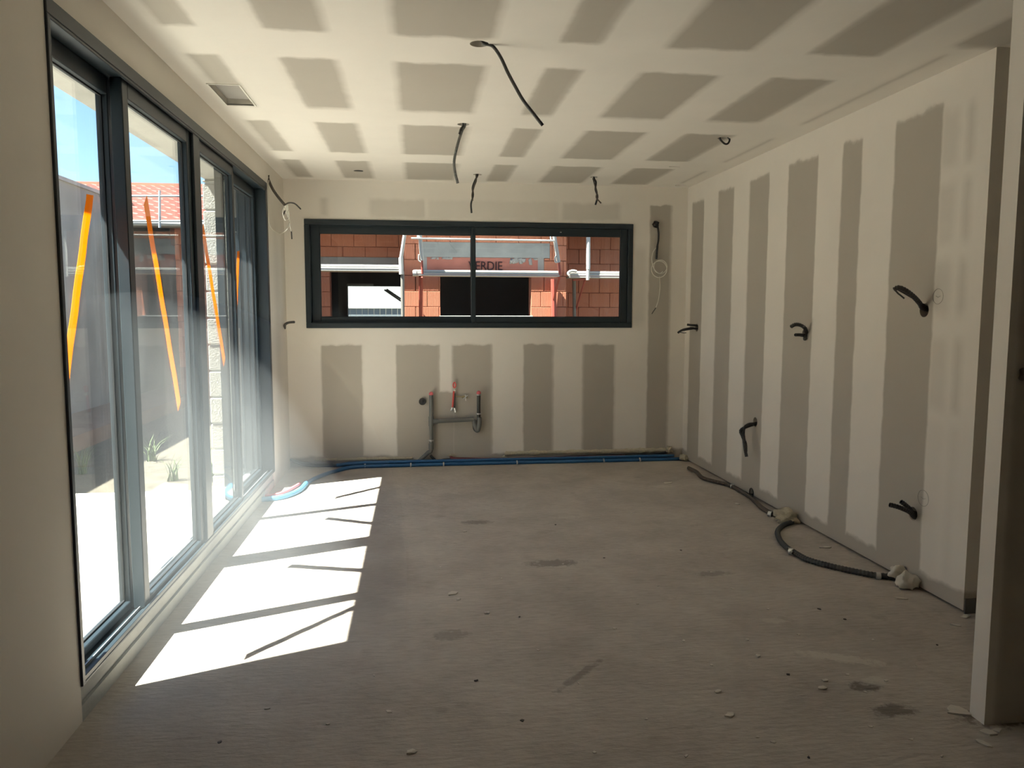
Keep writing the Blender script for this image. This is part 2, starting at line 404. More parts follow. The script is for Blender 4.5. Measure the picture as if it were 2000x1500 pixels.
tag(wb, 'far wall with striped plasterboard below the horizontal window', None, None, 'structure')
hole_b = W(1281, 438, 1, YB)
cut(wb, [('cyl', hole_b, 1, .033, .08)])
right_m = plaster_mat('right_wall_boards', 1, 2, [
    dict(u=[(3.40, 3.762), (4.055, 4.25), (4.53, 4.91), (5.185, 5.505), (5.79, 6.10), (6.418, 6.70)], v=[(-.2, 2.345)], fu=.006, fv=.01),
    dict(u=[(3.0, 7.0)], v=[(-.2, .088)], fu=.01, fv=.006),
    dict(u=[(3.19, 3.235), (3.29, 3.40, .7)], v=[(.1, .85, .3), (.9, 1.25), (1.36, 1.62), (1.7, 1.97), (2.05, 2.30)], fu=.025, fv=.03, s=.42)], (2.8, 7), (-.3, 2.8), wob=.012)
wr = boxes('wall_right', [((XR, YR, .014), (XR+.2, YB, H))], right_m); tag(wr, 'right wall striped with bare grey board and pale compound, cables hanging out of it', None, None, 'structure')
outR = {'a': (1361, 640), 'b': (1572, 652), 'c': (1805, 606), 'd': (1475, 824), 'e': (1783, 1003), 'f': (1468, 962)}
oR = {k: W(*v, 0, XR) for k, v in outR.items()}
cut(wr, [('cyl', oR[k], 0, .034, .07) for k in oR])
wbse = boxes('gap_shade_right', [((XR+.022, YR+.02, 0), (XR+.19, YB, .014))], M['hole']); tag(wbse, 'painted shade in the thin gap along the foot of the right wall', None, None, 'structure')  # dark strip paints the shade of the open gap, no board here
left_m = plaster_mat('left_wall_boards', 1, 2, [dict(u=[(6.30, 6.52)], v=[(.08, 2.1)], fu=.08, fv=.05, s=.22)], (-3, 7), (-.3, 2.8))
wl = boxes('wall_left', [((-1.25, YF, 0), (XL, DY0, H)), ((-1.25, DY1, 0), (XL, YB, H)), ((-1.25, DY0, DZ1), (XL, DY1, H)),
                         ((XO, YF, -.2), (-1.25, 2.62, H+.3)), ((XO, DY1+.0, -.2), (-1.25, YB, H+.3)), ((XO, DY0, H-.02), (-1.25, DY1+.01, H+.3))], left_m)
tag(wl, 'left wall of smooth pale plaster around the sliding doors', None, None, 'structure')
# rough masonry in the depth of the door opening: lintel and far reveal blocks
lin = boxes('lintel', [((XO, 2.6, 2.35), (-1.25, 6.10, H-.02))], M['concrete'], wl)
z = -.08; i = 0
while z < 2.33:
    z1 = min(z+.2, 2.345)
    boxes('concrete_block', [((XO-.01, 5.975+.004*(i % 3), z+.006), (-1.375, 6.075, z1-.006))], M['block'], wl, .006)
    z += .2; i += 1
boxes('mortar_bed', [((XO+.008, 5.99, -.1), (-1.38, 6.07, 2.35))], M['sill'], wl)
# other walls of the house
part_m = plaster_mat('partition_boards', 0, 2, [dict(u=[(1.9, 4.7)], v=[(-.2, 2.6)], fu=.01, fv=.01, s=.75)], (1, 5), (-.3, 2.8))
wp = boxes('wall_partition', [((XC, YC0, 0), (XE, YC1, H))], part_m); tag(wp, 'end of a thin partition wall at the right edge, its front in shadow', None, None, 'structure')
cut(wp, [('cyl', W(1999, 731, 1, YC0), 1, .022, .04)])
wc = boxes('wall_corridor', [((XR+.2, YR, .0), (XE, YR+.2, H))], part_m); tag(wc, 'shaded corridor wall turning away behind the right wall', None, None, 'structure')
we = boxes('wall_east', [((XE, YF, -.2), (XE+.2, YR+.2, H+.3))], M['rough_back']); tag(we, 'end wall of the dark rooms to the right', None, None, 'structure')
wf = boxes('wall_front', [((XO, YF-.2, -.2), (XE+.2, YF, H+.3))], M['rough_back']); tag(wf, 'wall behind the viewer', None, None, 'structure')
tb = boxes('baseboard_corridor', [((XR+.004, YR-.006, 0), (XE, YR, .07))], M['pvc']); tag(tb, 'dark skirting strip at the foot of the corridor corner', None, None, 'structure')
# roof slab over the house
rs = boxes('roof_slab', [((XO, YF-.2, H+.3), (XE+.2, YO, H+.5))], M['concrete']); tag(rs, 'concrete roof slab of the room', None, None, 'structure')

# ceiling hatch frame
hx0, hx1, hy0, hy1 = -1.022, -.876, 4.065, 4.45
hat = boxes('ceiling_hatch', [((hx0-.008, hy0-.008, H-.004), (hx0, hy1+.008, H+.004)), ((hx1, hy0-.008, H-.004), (hx1+.008, hy1+.008, H+.004)),
    ((hx0, hy0-.008, H-.004), (hx1, hy0, H+.004)), ((hx0, hy1, H-.004), (hx1, hy1+.008, H+.004))], M['white'])
tag(hat, 'rectangular recessed opening with a thin pale rim in the ceiling above the doors', 'hatch')
boxes('back_panel', [((hx0+.001, hy0+.001, H+.03), (hx1-.001, hy1-.001, H+.044))], simple('hatch_board', (.36, .34, .31), .9), hat)

# ------------------------------------------------------------------ sliding door
ths = boxes('trim_1', [((XL-.20, DY0, -.05), (XL, DY1, .055)), ((XL-.20, DY0, .055), (XL-.012, DY1, .122))], M['sill']); tag(ths, 'pale cement threshold under the sliding door', None, None, 'structure')
d1 = empty('door_1', (XL, (DY0+DY1)/2, .122), 'four leaf sliding glass door in anthracite aluminium', None, None, 'structure')
FX0, FX1 = -1.25, XL+.008
fw = .045
boxes('door_frame', [((FX0, DY0, DZ1-.052), (FX1, DY1, DZ1)), ((FX0, DY0, .122), (FX1, DY0+.022, DZ1-.052)), ((FX0, DY1-.062, .122), (FX1, DY1, DZ1-.052)),
    ((FX0, DY0+.022, .122), (FX1-.001, DY1-.062, .132)), ((FX1-.014, DY0+.022, .132), (FX1-.002, DY1-.062, .150)),
    ((FX1-.014, DY0+.022, DZ1-.064), (FX1-.002, DY1-.062, DZ1-.052))], M['alu'], d1, .002)
boxes('track_rail', [((-1.166, DY0+.022, .132), (-1.162, DY1-.062, .143))], M['alu_light'], d1)
boxes('track_rail', [((-1.226, DY0+.022, .132), (-1.222, DY1-.062, .143))], M['alu_light'], d1)
boxes('shutter_guide', [((-1.36, DY1-.075, -.04), (-1.25, DY1-.0, 2.35)), ((-1.345, DY1-.083, -.04), (-1.32, DY1-.075, 2.35)), ((-1.295, DY1-.083, -.04), (-1.27, DY1-.075, 2.35))], M['alu'], d1)
boxes('shutter_guide', [((-1.36, DY0, -.04), (-1.25, DY0+.035, 2.35))], M['alu'], d1)
LZ0, LZ1 = .134, 2.286
def leaf(y0, y1, inner, s0, s1):
    xf, xb = (-1.142, -1.188) if inner else (-1.200, -1.246)
    gx = xf-.032
    lf = boxes('door_leaf', [((xb, y0, LZ0), (xf, y0+s0, LZ1)), ((xb, y1-s1, LZ0), (xf, y1, LZ1)),
        ((xb, y0+s0, LZ0), (xf, y1-s1, LZ0+.032)), ((xb, y0+s0, LZ1-.068), (xf, y1-s1, LZ1))], M['alu'], d1, .003)
    g = boxes('glass_pane', [((gx-.003, y0+s0-.004, LZ0+.028), (gx+.003, y1-s1+.004, LZ1-.062))], M['glass'], lf)
    e = .006
    boxes('gasket', [((gx+.003, y0+s0, LZ0+.032), (gx+.010, y0+s0+e, LZ1-.068)), ((gx+.003, y1-s1-e, LZ0+.032), (gx+.010, y1-s1, LZ1-.068)),
                     ((gx+.003, y0+s0+e, LZ0+.032), (gx+.010, y1-s1-e, LZ0+.032+e)), ((gx+.003, y0+s0+e, LZ1-.068-e), (gx+.010, y1-s1-e, LZ1-.068))], M['gasket'], lf)
    return gx
g_out = leaf(2.615, 3.305, False, .05, .055)
g_in = leaf(3.245, 4.178, True, .06, .088)
leaf(4.180, 5.075, True, .088, .045)
leaf(5.015, 5.995, False, .05, .05)
boxes('meeting_strip', [((-1.142, 4.150, .15), (-1.126, 4.266, 2.28))], M['alu'], d1, .003)

# orange tape on the glass
def tape(label, a, b, gx, wd):
    A, B = W(*a, 0, gx), W(*b, 0, gx); A.x = B.x = gx
    d = (B-A).normalized(); s = Vector((0, d.z, -d.y))*wd/2
    bm = bmesh.new(); seg = 14; prev = None
    for i in range(seg+1):
        p = A+(B-A)*(i/seg) + Vector((0, 0.0025*math.sin(i*1.7), 0))
        q = [bm.verts.new(p+s+Vector((dx, 0, 0))) for dx in (0, -.0012)] + [bm.verts.new(p-s+Vector((dx, 0, 0))) for dx in (-.0012, 0)]
        if i in (0, seg):
            for v in q[:2]: v.co += d*(wd*.5 if i == 0 else wd*.4)
        if prev:
            for k in range(4): bm.faces.new((prev[k], prev[(k+1) % 4], q[(k+1) % 4], q[k]))
        else: bm.faces.new(q)
        prev = q
    bm.faces.new(prev[::-1])
    o = done(bm, 'warning_tape', M['tape']); tag(o, label, 'tape', 'orange tape strips on the door glass'); return o
tape('wide orange tape strip leaning right on the nearest glass door panel', (177, 374), (120, 800), g_out-.004, .056)
tape('long orange tape strip leaning left on the second glass door panel', (283, 384), (350, 790), g_in-.004, .058)
tape('orange tape strip leaning left on the third glass door panel', (395, 440), (438, 704), g_in-.004, .06)
tape('short orange tape strip leaning right on the farthest glass door panel', (466, 486), (459, 662), g_out-.004, .065)

# ------------------------------------------------------------------ back window
w1 = empty('window_1', ((WX0+WX1)/2, YB, WZ0), 'long horizontal sliding window in anthracite aluminium', None, None, 'structure')
yf = YB-.012; t = .045
boxes('window_frame', [((WX0, yf, WZ1-t), (WX1, YB+.11, WZ1)), ((WX0, yf, WZ0), (WX1, YB+.11, WZ0+t)), ((WX0, yf, WZ0+t), (WX0+t, YB+.11, WZ1-t)), ((WX1-t, yf, WZ0+t), (WX1, YB+.11, WZ1-t))], M['alu'], w1, .003)
def sash(x0, x1, yy, l, r, tp, bt):
    s = boxes('window_sash', [((x0, yy, WZ0+t), (x0+l, yy+.04, WZ1-t)), ((x1-r, yy, WZ0+t), (x1, yy+.04, WZ1-t)), ((x0+l, yy, WZ0+t), (x1-r, yy+.04, WZ0+t+bt)), ((x0+l, yy, WZ1-t-tp), (x1-r, yy+.04, WZ1-t))], M['alu'], w1, .003)
    boxes('glass_pane', [((x0+l-.004, yy+.018, WZ0+t+bt-.004), (x1-r+.004, yy+.023, WZ1-t-tp+.004))], M['glass_dim'], s)
    e = .005
    boxes('gasket', [((x0+l, yy+.008, WZ0+t+bt), (x0+l+e, yy+.018, WZ1-t-tp)), ((x1-r-e, yy+.008, WZ0+t+bt), (x1-r, yy+.018, WZ1-t-tp)), ((x0+l+e, yy+.008, WZ0+t+bt), (x1-r-e, yy+.018, WZ0+t+bt+e)), ((x0+l+e, yy+.008, WZ1-t-tp-e), (x1-r-e, yy+.018, WZ1-t-tp))], M['gasket'], s)
sash(WX0+t, .520, YB+.058, .075, .036, .068, .052)
sash(.483, WX1-t, YB+.006, .034, .066, .068, .052)
boxes('track_rail', [((WX0+t, YB+.02, WZ0+t), (.483, YB+.024, WZ0+t+.012))], M['alu'], w1)
boxes('track_rail', [((WX0+t, YB+.02, WZ1-t-.012), (.483, YB+.024, WZ1-t))], M['alu'], w1)
boxes('catch', [((1.28, YB-.002, WZ1-.085), (1.295, YB+.006, WZ1-.078))], M['steel'], w1)

# ------------------------------------------------------------------ ceiling cables
def hang(name, label, strands, root, mats, rad, corr=True, group='cables hanging from the ceiling', cat='cable', pname='conduit', rim=None):
    e = empty(name, root, label, cat, group)
    for i, pts in enumerate(strands):
        r = rad[i] if isinstance(rad, (list, tuple)) else rad
        mt = mats[i] if isinstance(mats, (list, tuple)) else mats
        nm = pname[i] if isinstance(pname, (list, tuple)) else pname
        tube(nm, pts, r, M[mt], e, corr and r > .006, 10, r > .006)
    return e
def on(pl, v, pts, dv=None):
    out = []
    for i, p in enumerate(pts):
        vv = v if dv is None else v + dv[i]
        out.append(W(p[0], p[1], pl, vv))
    return out
def c_root(i): x, y, r = holes_c[i]; return Vector((x, y, H))
r0 = c_root(0)
hang('ceiling_cable', 'long black cable curving down to the right from the nearest round ceiling hole',
     [[r0+Vector((.01, 0, .09)), r0+Vector((.012, 0, .012))] + on(1, 3.33, [(962, 90), (978, 112), (992, 142), (1008, 172), (1022, 196), (1042, 222), (1060, 245)])], r0, 'dark_grey', .0072, False)
r1 = c_root(1)
hang('ceiling_cable', 'thick grey corrugated conduit with a short stub hanging from the second ceiling hole',
     [[r1+Vector((.01, 0, .09)), r1+Vector((0.01, 0, 0))] + on(1, 4.727, [(902, 256), (893, 285), (887, 315), (889, 338), (894, 358)]),
      [r1+Vector((-.01, 0, .08)), r1+Vector((.0, 0, 0))] + on(1, 4.71, [(900, 252), (897, 262)])], r1, ['pvc', 'dark_grey'], [.0095, .007])
r2 = c_root(2)
a = on(1, 6.404, [(933, 341), (928, 352), (923, 366), (924, 382), (920, 398), (921, 416)])
b_ = on(1, 6.39, [(930, 341), (930, 353), (926, 364), (922, 380), (923, 392)])
hang('ceiling_cable', 'thin twisted dark cable pair hanging from the ceiling above the window', [[r2+Vector((0, 0, .08))]+a, [r2+Vector((-.01, 0, .08))]+b_], r2, ['black', 'brown_sheath'], [.0075, .006], False)
r3 = c_root(3)
hang('ceiling_cable', 'short kinked dark cable with a forked end hanging near the right of the window',
     [[r3+Vector((0, 0, .08))] + on(1, 6.394, [(1160, 347), (1164, 356), (1163, 370), (1167, 384), (1163, 400)]), on(1, 6.38, [(1158, 348), (1162, 362), (1166, 376), (1165, 386), (1174, 397)])], r3, ['black', 'brown_sheath'], [.0078, .006], False)
r4 = c_root(4)
hang('ceiling_cable', 'small black cable looped back into its hole near the right of the ceiling',
     [[r4+Vector((-.02, 0, .06))] + on(1, 4.873, [(1406, 269), (1409, 275), (1416, 281), (1422, 280), (1425, 273), (1422, 267)]) + [r4+Vector((.02, 0, .06))]], r4, 'black', .0062, False)
hb = empty('ceiling_cable', c_root(6), 'short stub of cable lying in a round hole in the ceiling at the left', 'cable', 'cables hanging from the ceiling')
rod('conduit', c_root(6)+Vector((-.035, 0, .005)), c_root(6)+Vector((.035, .005, .004)), .006, M['black'], hb)
hb = empty('ceiling_spotlight_hole', c_root(5), 'dark round downlight hole at the far right corner of the ceiling', 'hole')
bm = bmesh.new(); bm_tube(bm, [c_root(5)+Vector((0, 0, .09)), c_root(5)+Vector((0, 0, .0985))], .0495, 24); done(bm, 'hole_shade', M['hole'], hb)
rod('conduit', c_root(5)+Vector((-.05, -.01, .006)), c_root(5)+Vector((.02, 0, .03)), .008, M['black'], hb)
# dark discs painting the unlit depth of the cable holes
for i in (0, 1, 2, 3, 4):
    x, y, r = holes_c[i]
    bm = bmesh.new(); bm_tube(bm, [Vector((x, y, H+.088)), Vector((x, y, H+.0995))], r-.0005, 24)
    par = [o for o in COL.objects if o.name.startswith('ceiling_cable') and (o.location-Vector((x, y, H))).length < .01][0]
    done(bm, 'hole_shade', M['hole'], par)

# ------------------------------------------------------------------ wall cables
# left wall, high up by the corner
LA = W(524, 352, 0, XL)
la = empty('wall_cable', LA, 'brown cable with tied white wires and loose ends high in the far left corner', 'cable', 'cables from the walls')
p0 = W(524, 350, 0, XL); pe = W(556, 400, 0, XL+.16)
tube('conduit', [p0+Vector((-.0, 0, .03)), p0, W(533, 370, 0, XL+.05), W(545, 387, 0, XL+.11), pe], .011, M['brown_sheath'], la, True)
tube('wire', [pe, W(565, 396, 0, XL+.17), W(576, 398, 0, XL+.17), W(587, 408, 0, XL+.17)], .006, M['dark_grey'], la)
for pts in ([(556, 400), (552, 415), (557, 430), (563, 425), (560, 402)], [(558, 398), (564, 415), (566, 440), (571, 458)], [(556, 400), (562, 420), (557, 412), (554, 404)],
            [(525, 352), (524, 400), (527, 440), (545, 456), (560, 448), (566, 432)], [(561, 398), (563, 408), (561, 418), (564, 428)]):
    tube('white_wire', [W(p[0], p[1], 0, XL+(.155 if p[0] > 548 else .01)) for p in pts], .0035, M['white'], la)
rod('wire_end', W(569, 450, 0, XL+.155), W(570, 467, 0, XL+.155), .005, M['dark_grey'], la)
rod('wire_end', W(557, 411, 0, XL+.155), W(553, 421, 0, XL+.155), .005, M['dark_grey'], la)
LB = W(556, 640, 0, XL)
lb = empty('wall_cable', LB, 'short dark conduit bending out of the left wall beside the far corner', 'cable', 'cables from the walls')
tube('conduit', [W(556, 641, 0, XL-.0), W(557, 634, 0, XL+.02), W(564, 630, 0, XL+.06), W(575, 629, 0, XL+.10)], .011, M['dark_grey'], lb, True, open_end=True)
# back wall, right of the window: conduit and coil of white wire
bc = empty('wall_cable', hole_b, 'dark conduit with a hanging coil of white wire right of the window', 'cable', 'cables from the walls')
yb = YB-.03
tube('conduit', [hole_b+Vector((.0, .05, 0)), hole_b+Vector((.002, -.02, -.002))]+on(1, yb, [(1286, 452), (1286, 468), (1284, 480)]), .0095, M['black'], bc, True)
tube('conduit', on(1, yb, [(1284, 480), (1283, 492), (1282, 506)]), .011, M['black'], bc, True, open_end=True)
lump('cable_knot', hole_b+Vector((.0, -.012, 0)), (.026, .018, .026), M['black'], bc, 5, .6, 2)
ring = lambda cx_, cy_, rx, ry, n_=22, ph=0: [(cx_+rx*math.cos(ph+2*math.pi*i/n_), cy_+ry*math.sin(ph+2*math.pi*i/n_)) for i in range(n_+1)]
tube('white_wire', [p+Vector((0, .004*math.sin(i), 0)) for i, p in enumerate(on(1, yb, ring(1290, 521, 13, 13)))], .0034, M['white'], bc, k=3)
tube('white_wire', [p+Vector((0, -.006, 0)) for p in on(1, yb, ring(1287, 526, 15, 16, 22, 1))], .0034, M['white'], bc, k=3)
tube('white_wire', on(1, yb-.008, [(1281, 484), (1275, 494), (1273, 508), (1277, 524), (1287, 534), (1295, 530)]), .0034, M['white'], bc)
tube('white_wire', on(1, yb, [(1288, 540), (1289, 560), (1286, 585), (1281, 601)]), .0034, M['white'], bc)
rod('wire_end', W(1281, 601, 1, yb), W(1273, 613, 1, yb), .0035, M['black'], bc)

def wall_r(key, label, strands, name='wall_cable', group='cables from the walls'):
    e = empty(name, oR[key], label, 'cable', group)
    o = oR[key]
    for pts, dx, r, mt, cr, oe in strands:
        P = [o+Vector((.05, 0, 0))] + [W(p[0], p[1], 0, XR-dx[i]) for i, p in enumerate(pts)]
        tube('conduit', P, r, M[mt], e, cr, 10, oe)
    bm = bmesh.new(); bm_tube(bm, [o+Vector((.062, 0, 0)), o+Vector((.069, 0, 0))], .0335, 24); done(bm, 'hole_shade', M['hole'], e)  # dark disc paints the unlit depth of the outlet
    return e
wall_r('a', 'pair of black conduits poking left from the right wall near the far corner',
       [([(1361, 642), (1350, 641), (1338, 643), (1330, 646), (1324, 650)], [0, .05, .10, .14, .17], .0105, 'black', True, True), ([(1361, 636), (1350, 635), (1342, 634)], [0, .05, .085], .011, 'black', True, True),
        ([(1330, 647), (1334, 650), (1340, 650)], [.14, .13, .12], .0035, 'black', False, False)])
wall_r('b', 'black conduit arching out of the right wall with a second stub under it',
       [([(1576, 650), (1572, 641), (1563, 635), (1553, 634), (1545, 638)], [0, .04, .07, .11, .14], .0125, 'black', True, True), ([(1570, 655), (1562, 654), (1553, 654)], [0, .05, .09], .011, 'black', True, True), ([(1574, 658), (1572, 662)], [.0, .02], .012, 'dark_grey', False, False)])
wall_r('c', 'large black conduit arching up to the left with a bent wire tip',
       [([(1803, 602), (1796, 592), (1784, 579), (1770, 568), (1757, 562), (1750, 563)], [0, .05, .10, .14, .17, .18], .0125, 'black', True, True), ([(1750, 564), (1753, 572), (1759, 577), (1766, 583)], [.18, .175, .16, .15], .004, 'black', False, False)])
wall_r('d', 'black cable drooping in a twisted tail from the low outlet of the right wall',
       [([(1472, 828), (1463, 829), (1455, 834), (1452, 842), (1453, 860), (1455, 876), (1458, 892)], [0, .05, .09, .10, .10, .095, .09], .013, 'black', True, True),
        ([(1449, 838), (1450, 852), (1456, 866), (1457, 882)], [.11, .105, .08, .075], .012, 'black', True, False)])
wall_r('e', 'forked black conduit sticking left from the nearest low outlet of the right wall',
       [([(1787, 1010), (1778, 1001), (1764, 994), (1750, 989), (1738, 986)], [0, .05, .10, .14, .17], .0125, 'black', True, True), ([(1784, 1002), (1776, 993), (1767, 985), (1760, 980)], [0, .04, .07, .09], .012, 'black', True, True)])
hf = empty('wall_outlet', oR['f'], 'empty round outlet hole just above the floor in the right wall', 'hole')
bm = bmesh.new(); bm_tube(bm, [oR['f']+Vector((.062, 0, 0)), oR['f']+Vector((.069, 0, 0))], .0335, 24); done(bm, 'hole_shade', M['hole'], hf)
bm = bmesh.new(); bm_tube(bm, catmull([oR['f']+Vector((-.002, .033*math.cos(a_), .033*math.sin(a_))) for a_ in [i*math.pi/8 for i in range(17)]], 2), .003, 6); done(bm, 'rim', M['black'], hf)
# pencil circles marked on the wall
for c, r, lab in (((1832, 579), .036, 'faint pencil circle beside the high conduit of the right wall'), ((1803, 973), .040, 'faint pencil circle beside the low forked conduit of the right wall')):
    cc = W(*c, 0, XR-.0006); bm = bmesh.new()
    bm_tube(bm, [cc+Vector((0, r*math.cos(i*math.pi/16), r*math.sin(i*math.pi/16))) for i in range(33)], .0009, 5)
    bm_tube(bm, [cc+Vector((0, -r*.45, .002)), cc+Vector((0, 0, -.004)), cc+Vector((0, r*.45, .003))], .0008, 5)
    tag(done(bm, 'pencil_mark', M['pencil']), lab, 'mark')

# ------------------------------------------------------------------ plumbing on the far wall
px_, wy = lambda x, y, off: W(x, y, 1, YB-off), .05
dp = empty('drain_pipe', W(842, 904, 1, YB-.05), 'grey plastic drain pipework in an H shape on the wall under the window', 'pipe')
top, bend = W(842, 772, 1, YB-.05), W(842, 876, 1, YB-.05)
tube('main_pipe', [top, (top+bend)/2, bend, W(836, 884, 1, YB-.05), W(824, 895, 1, YB-.05), W(818, 900, 1, YB-.04)], .0185, M['pvc'], dp, n=16)
def coll(c, ax, r, h, mat, par, name='collar'):
    d = Vector((0, 0, 0)); d[ax] = h/2; bm = bmesh.new(); bm_tube(bm, [c-d, c+d], r, 16); return done(bm, name, mat, par)
cl0 = coll(W(842, 860, 1, YB-.05), 2, .0235, .012, M['steel'], dp, 'pipe_clip'); coll(bend+Vector((0, 0, .02)), 2, .0225, .05, M['pvc'], dp)
boxes('clip_screw', [((bend.x-.005, YB-.082, W(842, 860, 1, YB).z-.004), (bend.x+.005, YB-.05, W(842, 860, 1, YB).z+.006))], M['steel'], cl0)
tee = W(842, 823, 1, YB-.05); coll(tee, 2, .023, .085, M['pvc'], dp); 
q0, q1 = tee+Vector((.02, 0, 0)), W(925, 819, 1, YB-.05)
rod('cross_pipe', q0, q1, .0200, M['pvc'], dp, 16); 
bm = bmesh.new(); bm_tube(bm, [tee+Vector((.018, 0, 0)), tee+Vector((.06, 0, 0))], .024, 16); done(bm, 'collar', M['pvc'], dp)
rt = W(935, 770, 1, YB-.055)
tube('riser', [rt, W(935, 790, 1, YB-.055), W(935, 815, 1, YB-.055), W(935, 832, 1, YB-.055), W(932, 841, 1, YB-.05), W(927, 836, 1, YB-.045), W(926, 820, 1, YB-.045)], .0165, M['dark_grey'], dp, n=16)
tube('trap_bend', [W(936, 815, 1, YB-.055), W(936, 828, 1, YB-.055), W(932, 841, 1, YB-.05), W(927, 828, 1, YB-.045), W(927, 820, 1, YB-.045)], .0215, M['pvc'], dp, n=16)
for yy in (771, 808):
    c = W(935, yy, 1, YB-.055); cl0 = coll(c, 2, .0225, .010, M['steel'], dp, 'pipe_clip')
    boxes('clip_screw', [((c.x-.004, c.y-.03, c.z-.004), (c.x+.004, c.y, c.z+.004))], M['steel'], cl0)
for nm, x in (('left', 842), ('right', 935)):
    c = W(x, 770, 1, YB-.05) if x == 842 else W(x, 768, 1, YB-.055)
    bm = bmesh.new()
    bmesh.ops.create_uvsphere(bm, u_segments=16, v_segments=10, radius=.0205)
    for v in bm.verts:
        v.co.z = v.co.z*1.1 if v.co.z > 0 else v.co.z*.55
        v.co += c
    o = done(bm, 'cap', M['pink'], dp, True)
sh = W(825, 784, 1, YB-.004)
bk = empty('drain_socket', sh, 'round black socket cap on the wall left of the drain pipe', 'cap')
bm = bmesh.new(); bm_tube(bm, [sh+Vector((0, .004, 0)), sh+Vector((0, -.014, 0))], .031, 20); done(bm, 'socket', M['black'], bk)
bm = bmesh.new(); bm_tube(bm, catmull([sh+Vector((.029*math.cos(i*math.pi/8), -.015, .029*math.sin(i*math.pi/8))) for i in range(17)], 2), .0035, 6); done(bm, 'rim', M['dark_grey'], bk)
rod('knob', sh+Vector((0, -.014, 0)), sh+Vector((.004, -.026, .003)), .008, M['dark_grey'], bk)
# water feed with red sleeve and brass valve
vf = empty('water_feed', W(884, 805, 1, YB-.03), 'red sleeved water pipe with shut-off valve between the drain pipes', 'pipe')
rod('red_pipe', W(884, 795, 1, YB-.035), W(886.5, 764, 1, YB-.035), .0085, M['red'], vf)
rod('blue_pipe', W(887, 796, 1, YB-.032), W(888.5, 768, 1, YB-.032), .0075, M['dark_grey'], vf)
bm = bmesh.new(); c0 = W(887.5, 752, 1, YB-.035)
bm_tube(bm, catmull([c0+Vector((.011*math.cos(a_), 0, .024*math.sin(a_))) for a_ in [i*math.pi/8 for i in range(17)]], 2), .0055, 8); done(bm, 'red_handle', M['red'], vf)
rod('white_tie', W(887, 761, 1, YB-.046), W(889, 764, 1, YB-.046), .006, M['white'], vf)
rod('elbow', W(884, 796, 1, YB-.03), W(881.5, 802, 1, YB-.03), .012, M['steel'], vf); rod('elbow', W(888, 797, 1, YB-.03), W(890, 805, 1, YB-.03), .011, M['steel'], vf)
rod('side_pipe', W(889, 774, 1, YB-.03), W(903, 775, 1, YB-.03), .0062, M['brass'], vf)
rod('valve_body', W(902, 775, 1, YB-.035), W(913, 776, 1, YB-.035), .0115, M['brass'], vf)
rod('valve_lever', W(909, 771, 1, YB-.05), W(910, 783, 1, YB-.05), .005, M['steel'], vf); rod('valve_lever', W(905, 779, 1, YB-.052), W(914, 772, 1, YB-.052), .0045, M['steel'], vf)

# ------------------------------------------------------------------ sheathed pipes along the floor
def flo(pts, z_): 
    return [W(p[0], p[1], 2, z_) for p in pts]
y1_, y2_, y3_ = 6.775, 6.742, 6.71
r_ = .0155
def sheath(name, label, pts, r, mat, grp='sheathed pipes along the far wall', cr=False, cat='pipe'):
    e = empty(name, pts[0], label, cat, grp); tube('sheath', pts, r, M[mat], e, cr, 10, True); return e
b1 = sheath('blue_pipe_sheath', 'front blue sheathed pipe along the far wall, curving out to the sliding door in sunlight',
   [Vector((2.415, y3_, r_)), Vector((1.5, y3_, r_)), Vector((.6, y3_+.004, r_)), Vector((-.2, y3_-.006, r_)), Vector((-.56, y3_-.03, r_))] + flo([(648, 922), (618, 933), (598, 944)], .016), r_, 'blue')
tube('sunlit_sheath', flo([(598, 944), (588, 955), (572, 964), (545, 972), (505, 976)], .017), .0185, M['blue_sunlit'], b1)  # same sheath in a lighter blue, sunlight painted into the colour
tag(bpy.data.objects[b1.children[-1].name], 'curved end of the blue sheath, sunlight painted in as lighter blue')
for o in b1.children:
    if o.name.startswith('sunlit_sheath'): o['label'] = 'curved end of the blue sheath, sunlight painted in as lighter blue'; o.name = 'sunlit_curved_end'
sheath('blue_pipe_sheath', 'upper blue sheathed pipe resting on the front one along the far wall', [Vector((2.36, y2_+.004, .040)), Vector((1.4, y2_, .039)), Vector((.4, y2_, .040)), Vector((-.5, y2_, .038)), Vector((-.72, y2_+.01, .02))], .0145, 'blue')
pk = sheath('red_pipe_sheath', 'dusty red sheathed pipe leaving the wall under the taps and running right', [W(880, 890, 1, YB-.004), W(884, 895, 1, YB-.03), Vector((.40, 6.772, .048)), Vector((.7, 6.772, .040)), Vector((1.3, 6.772, .0385)), Vector((1.9, 6.772, .0385))], .0125, 'darkred')
sheath('red_pipe_sheath', 'short pinkish sheathed pipe beside the sunlit blue curve', flo([(510, 969), (540, 966), (562, 958), (580, 948), (586, 944)], .014), .012, 'pink')
sheath('black_pipe_sheath', 'black sheath with a frayed end curving from the wall beside the drain pipe', [W(841, 889, 1, YB-.02), W(847, 896, 1, YB-.03), W(857, 901, 1, YB-.04), Vector((.3, 6.799, .042)), Vector((.9, 6.799, .03)), Vector((1.6, 6.799, .045)), Vector((2.2, 6.799, .050)), Vector((2.34, 6.79, .075))], .0115, 'black')
sheath('grey_pipe_sheath', 'grey sheath curving out of the far left corner at the wall foot', [W(568, 898, 1, YB-.01), W(576, 902, 1, YB-.04), Vector((-.95, 6.765, .022)), Vector((-.6, 6.772, .014)), Vector((.2, 6.772, .0128)), Vector((1.0, 6.772, .0128)), Vector((2.3, 6.772, .0128))], .0125, 'dark_grey')
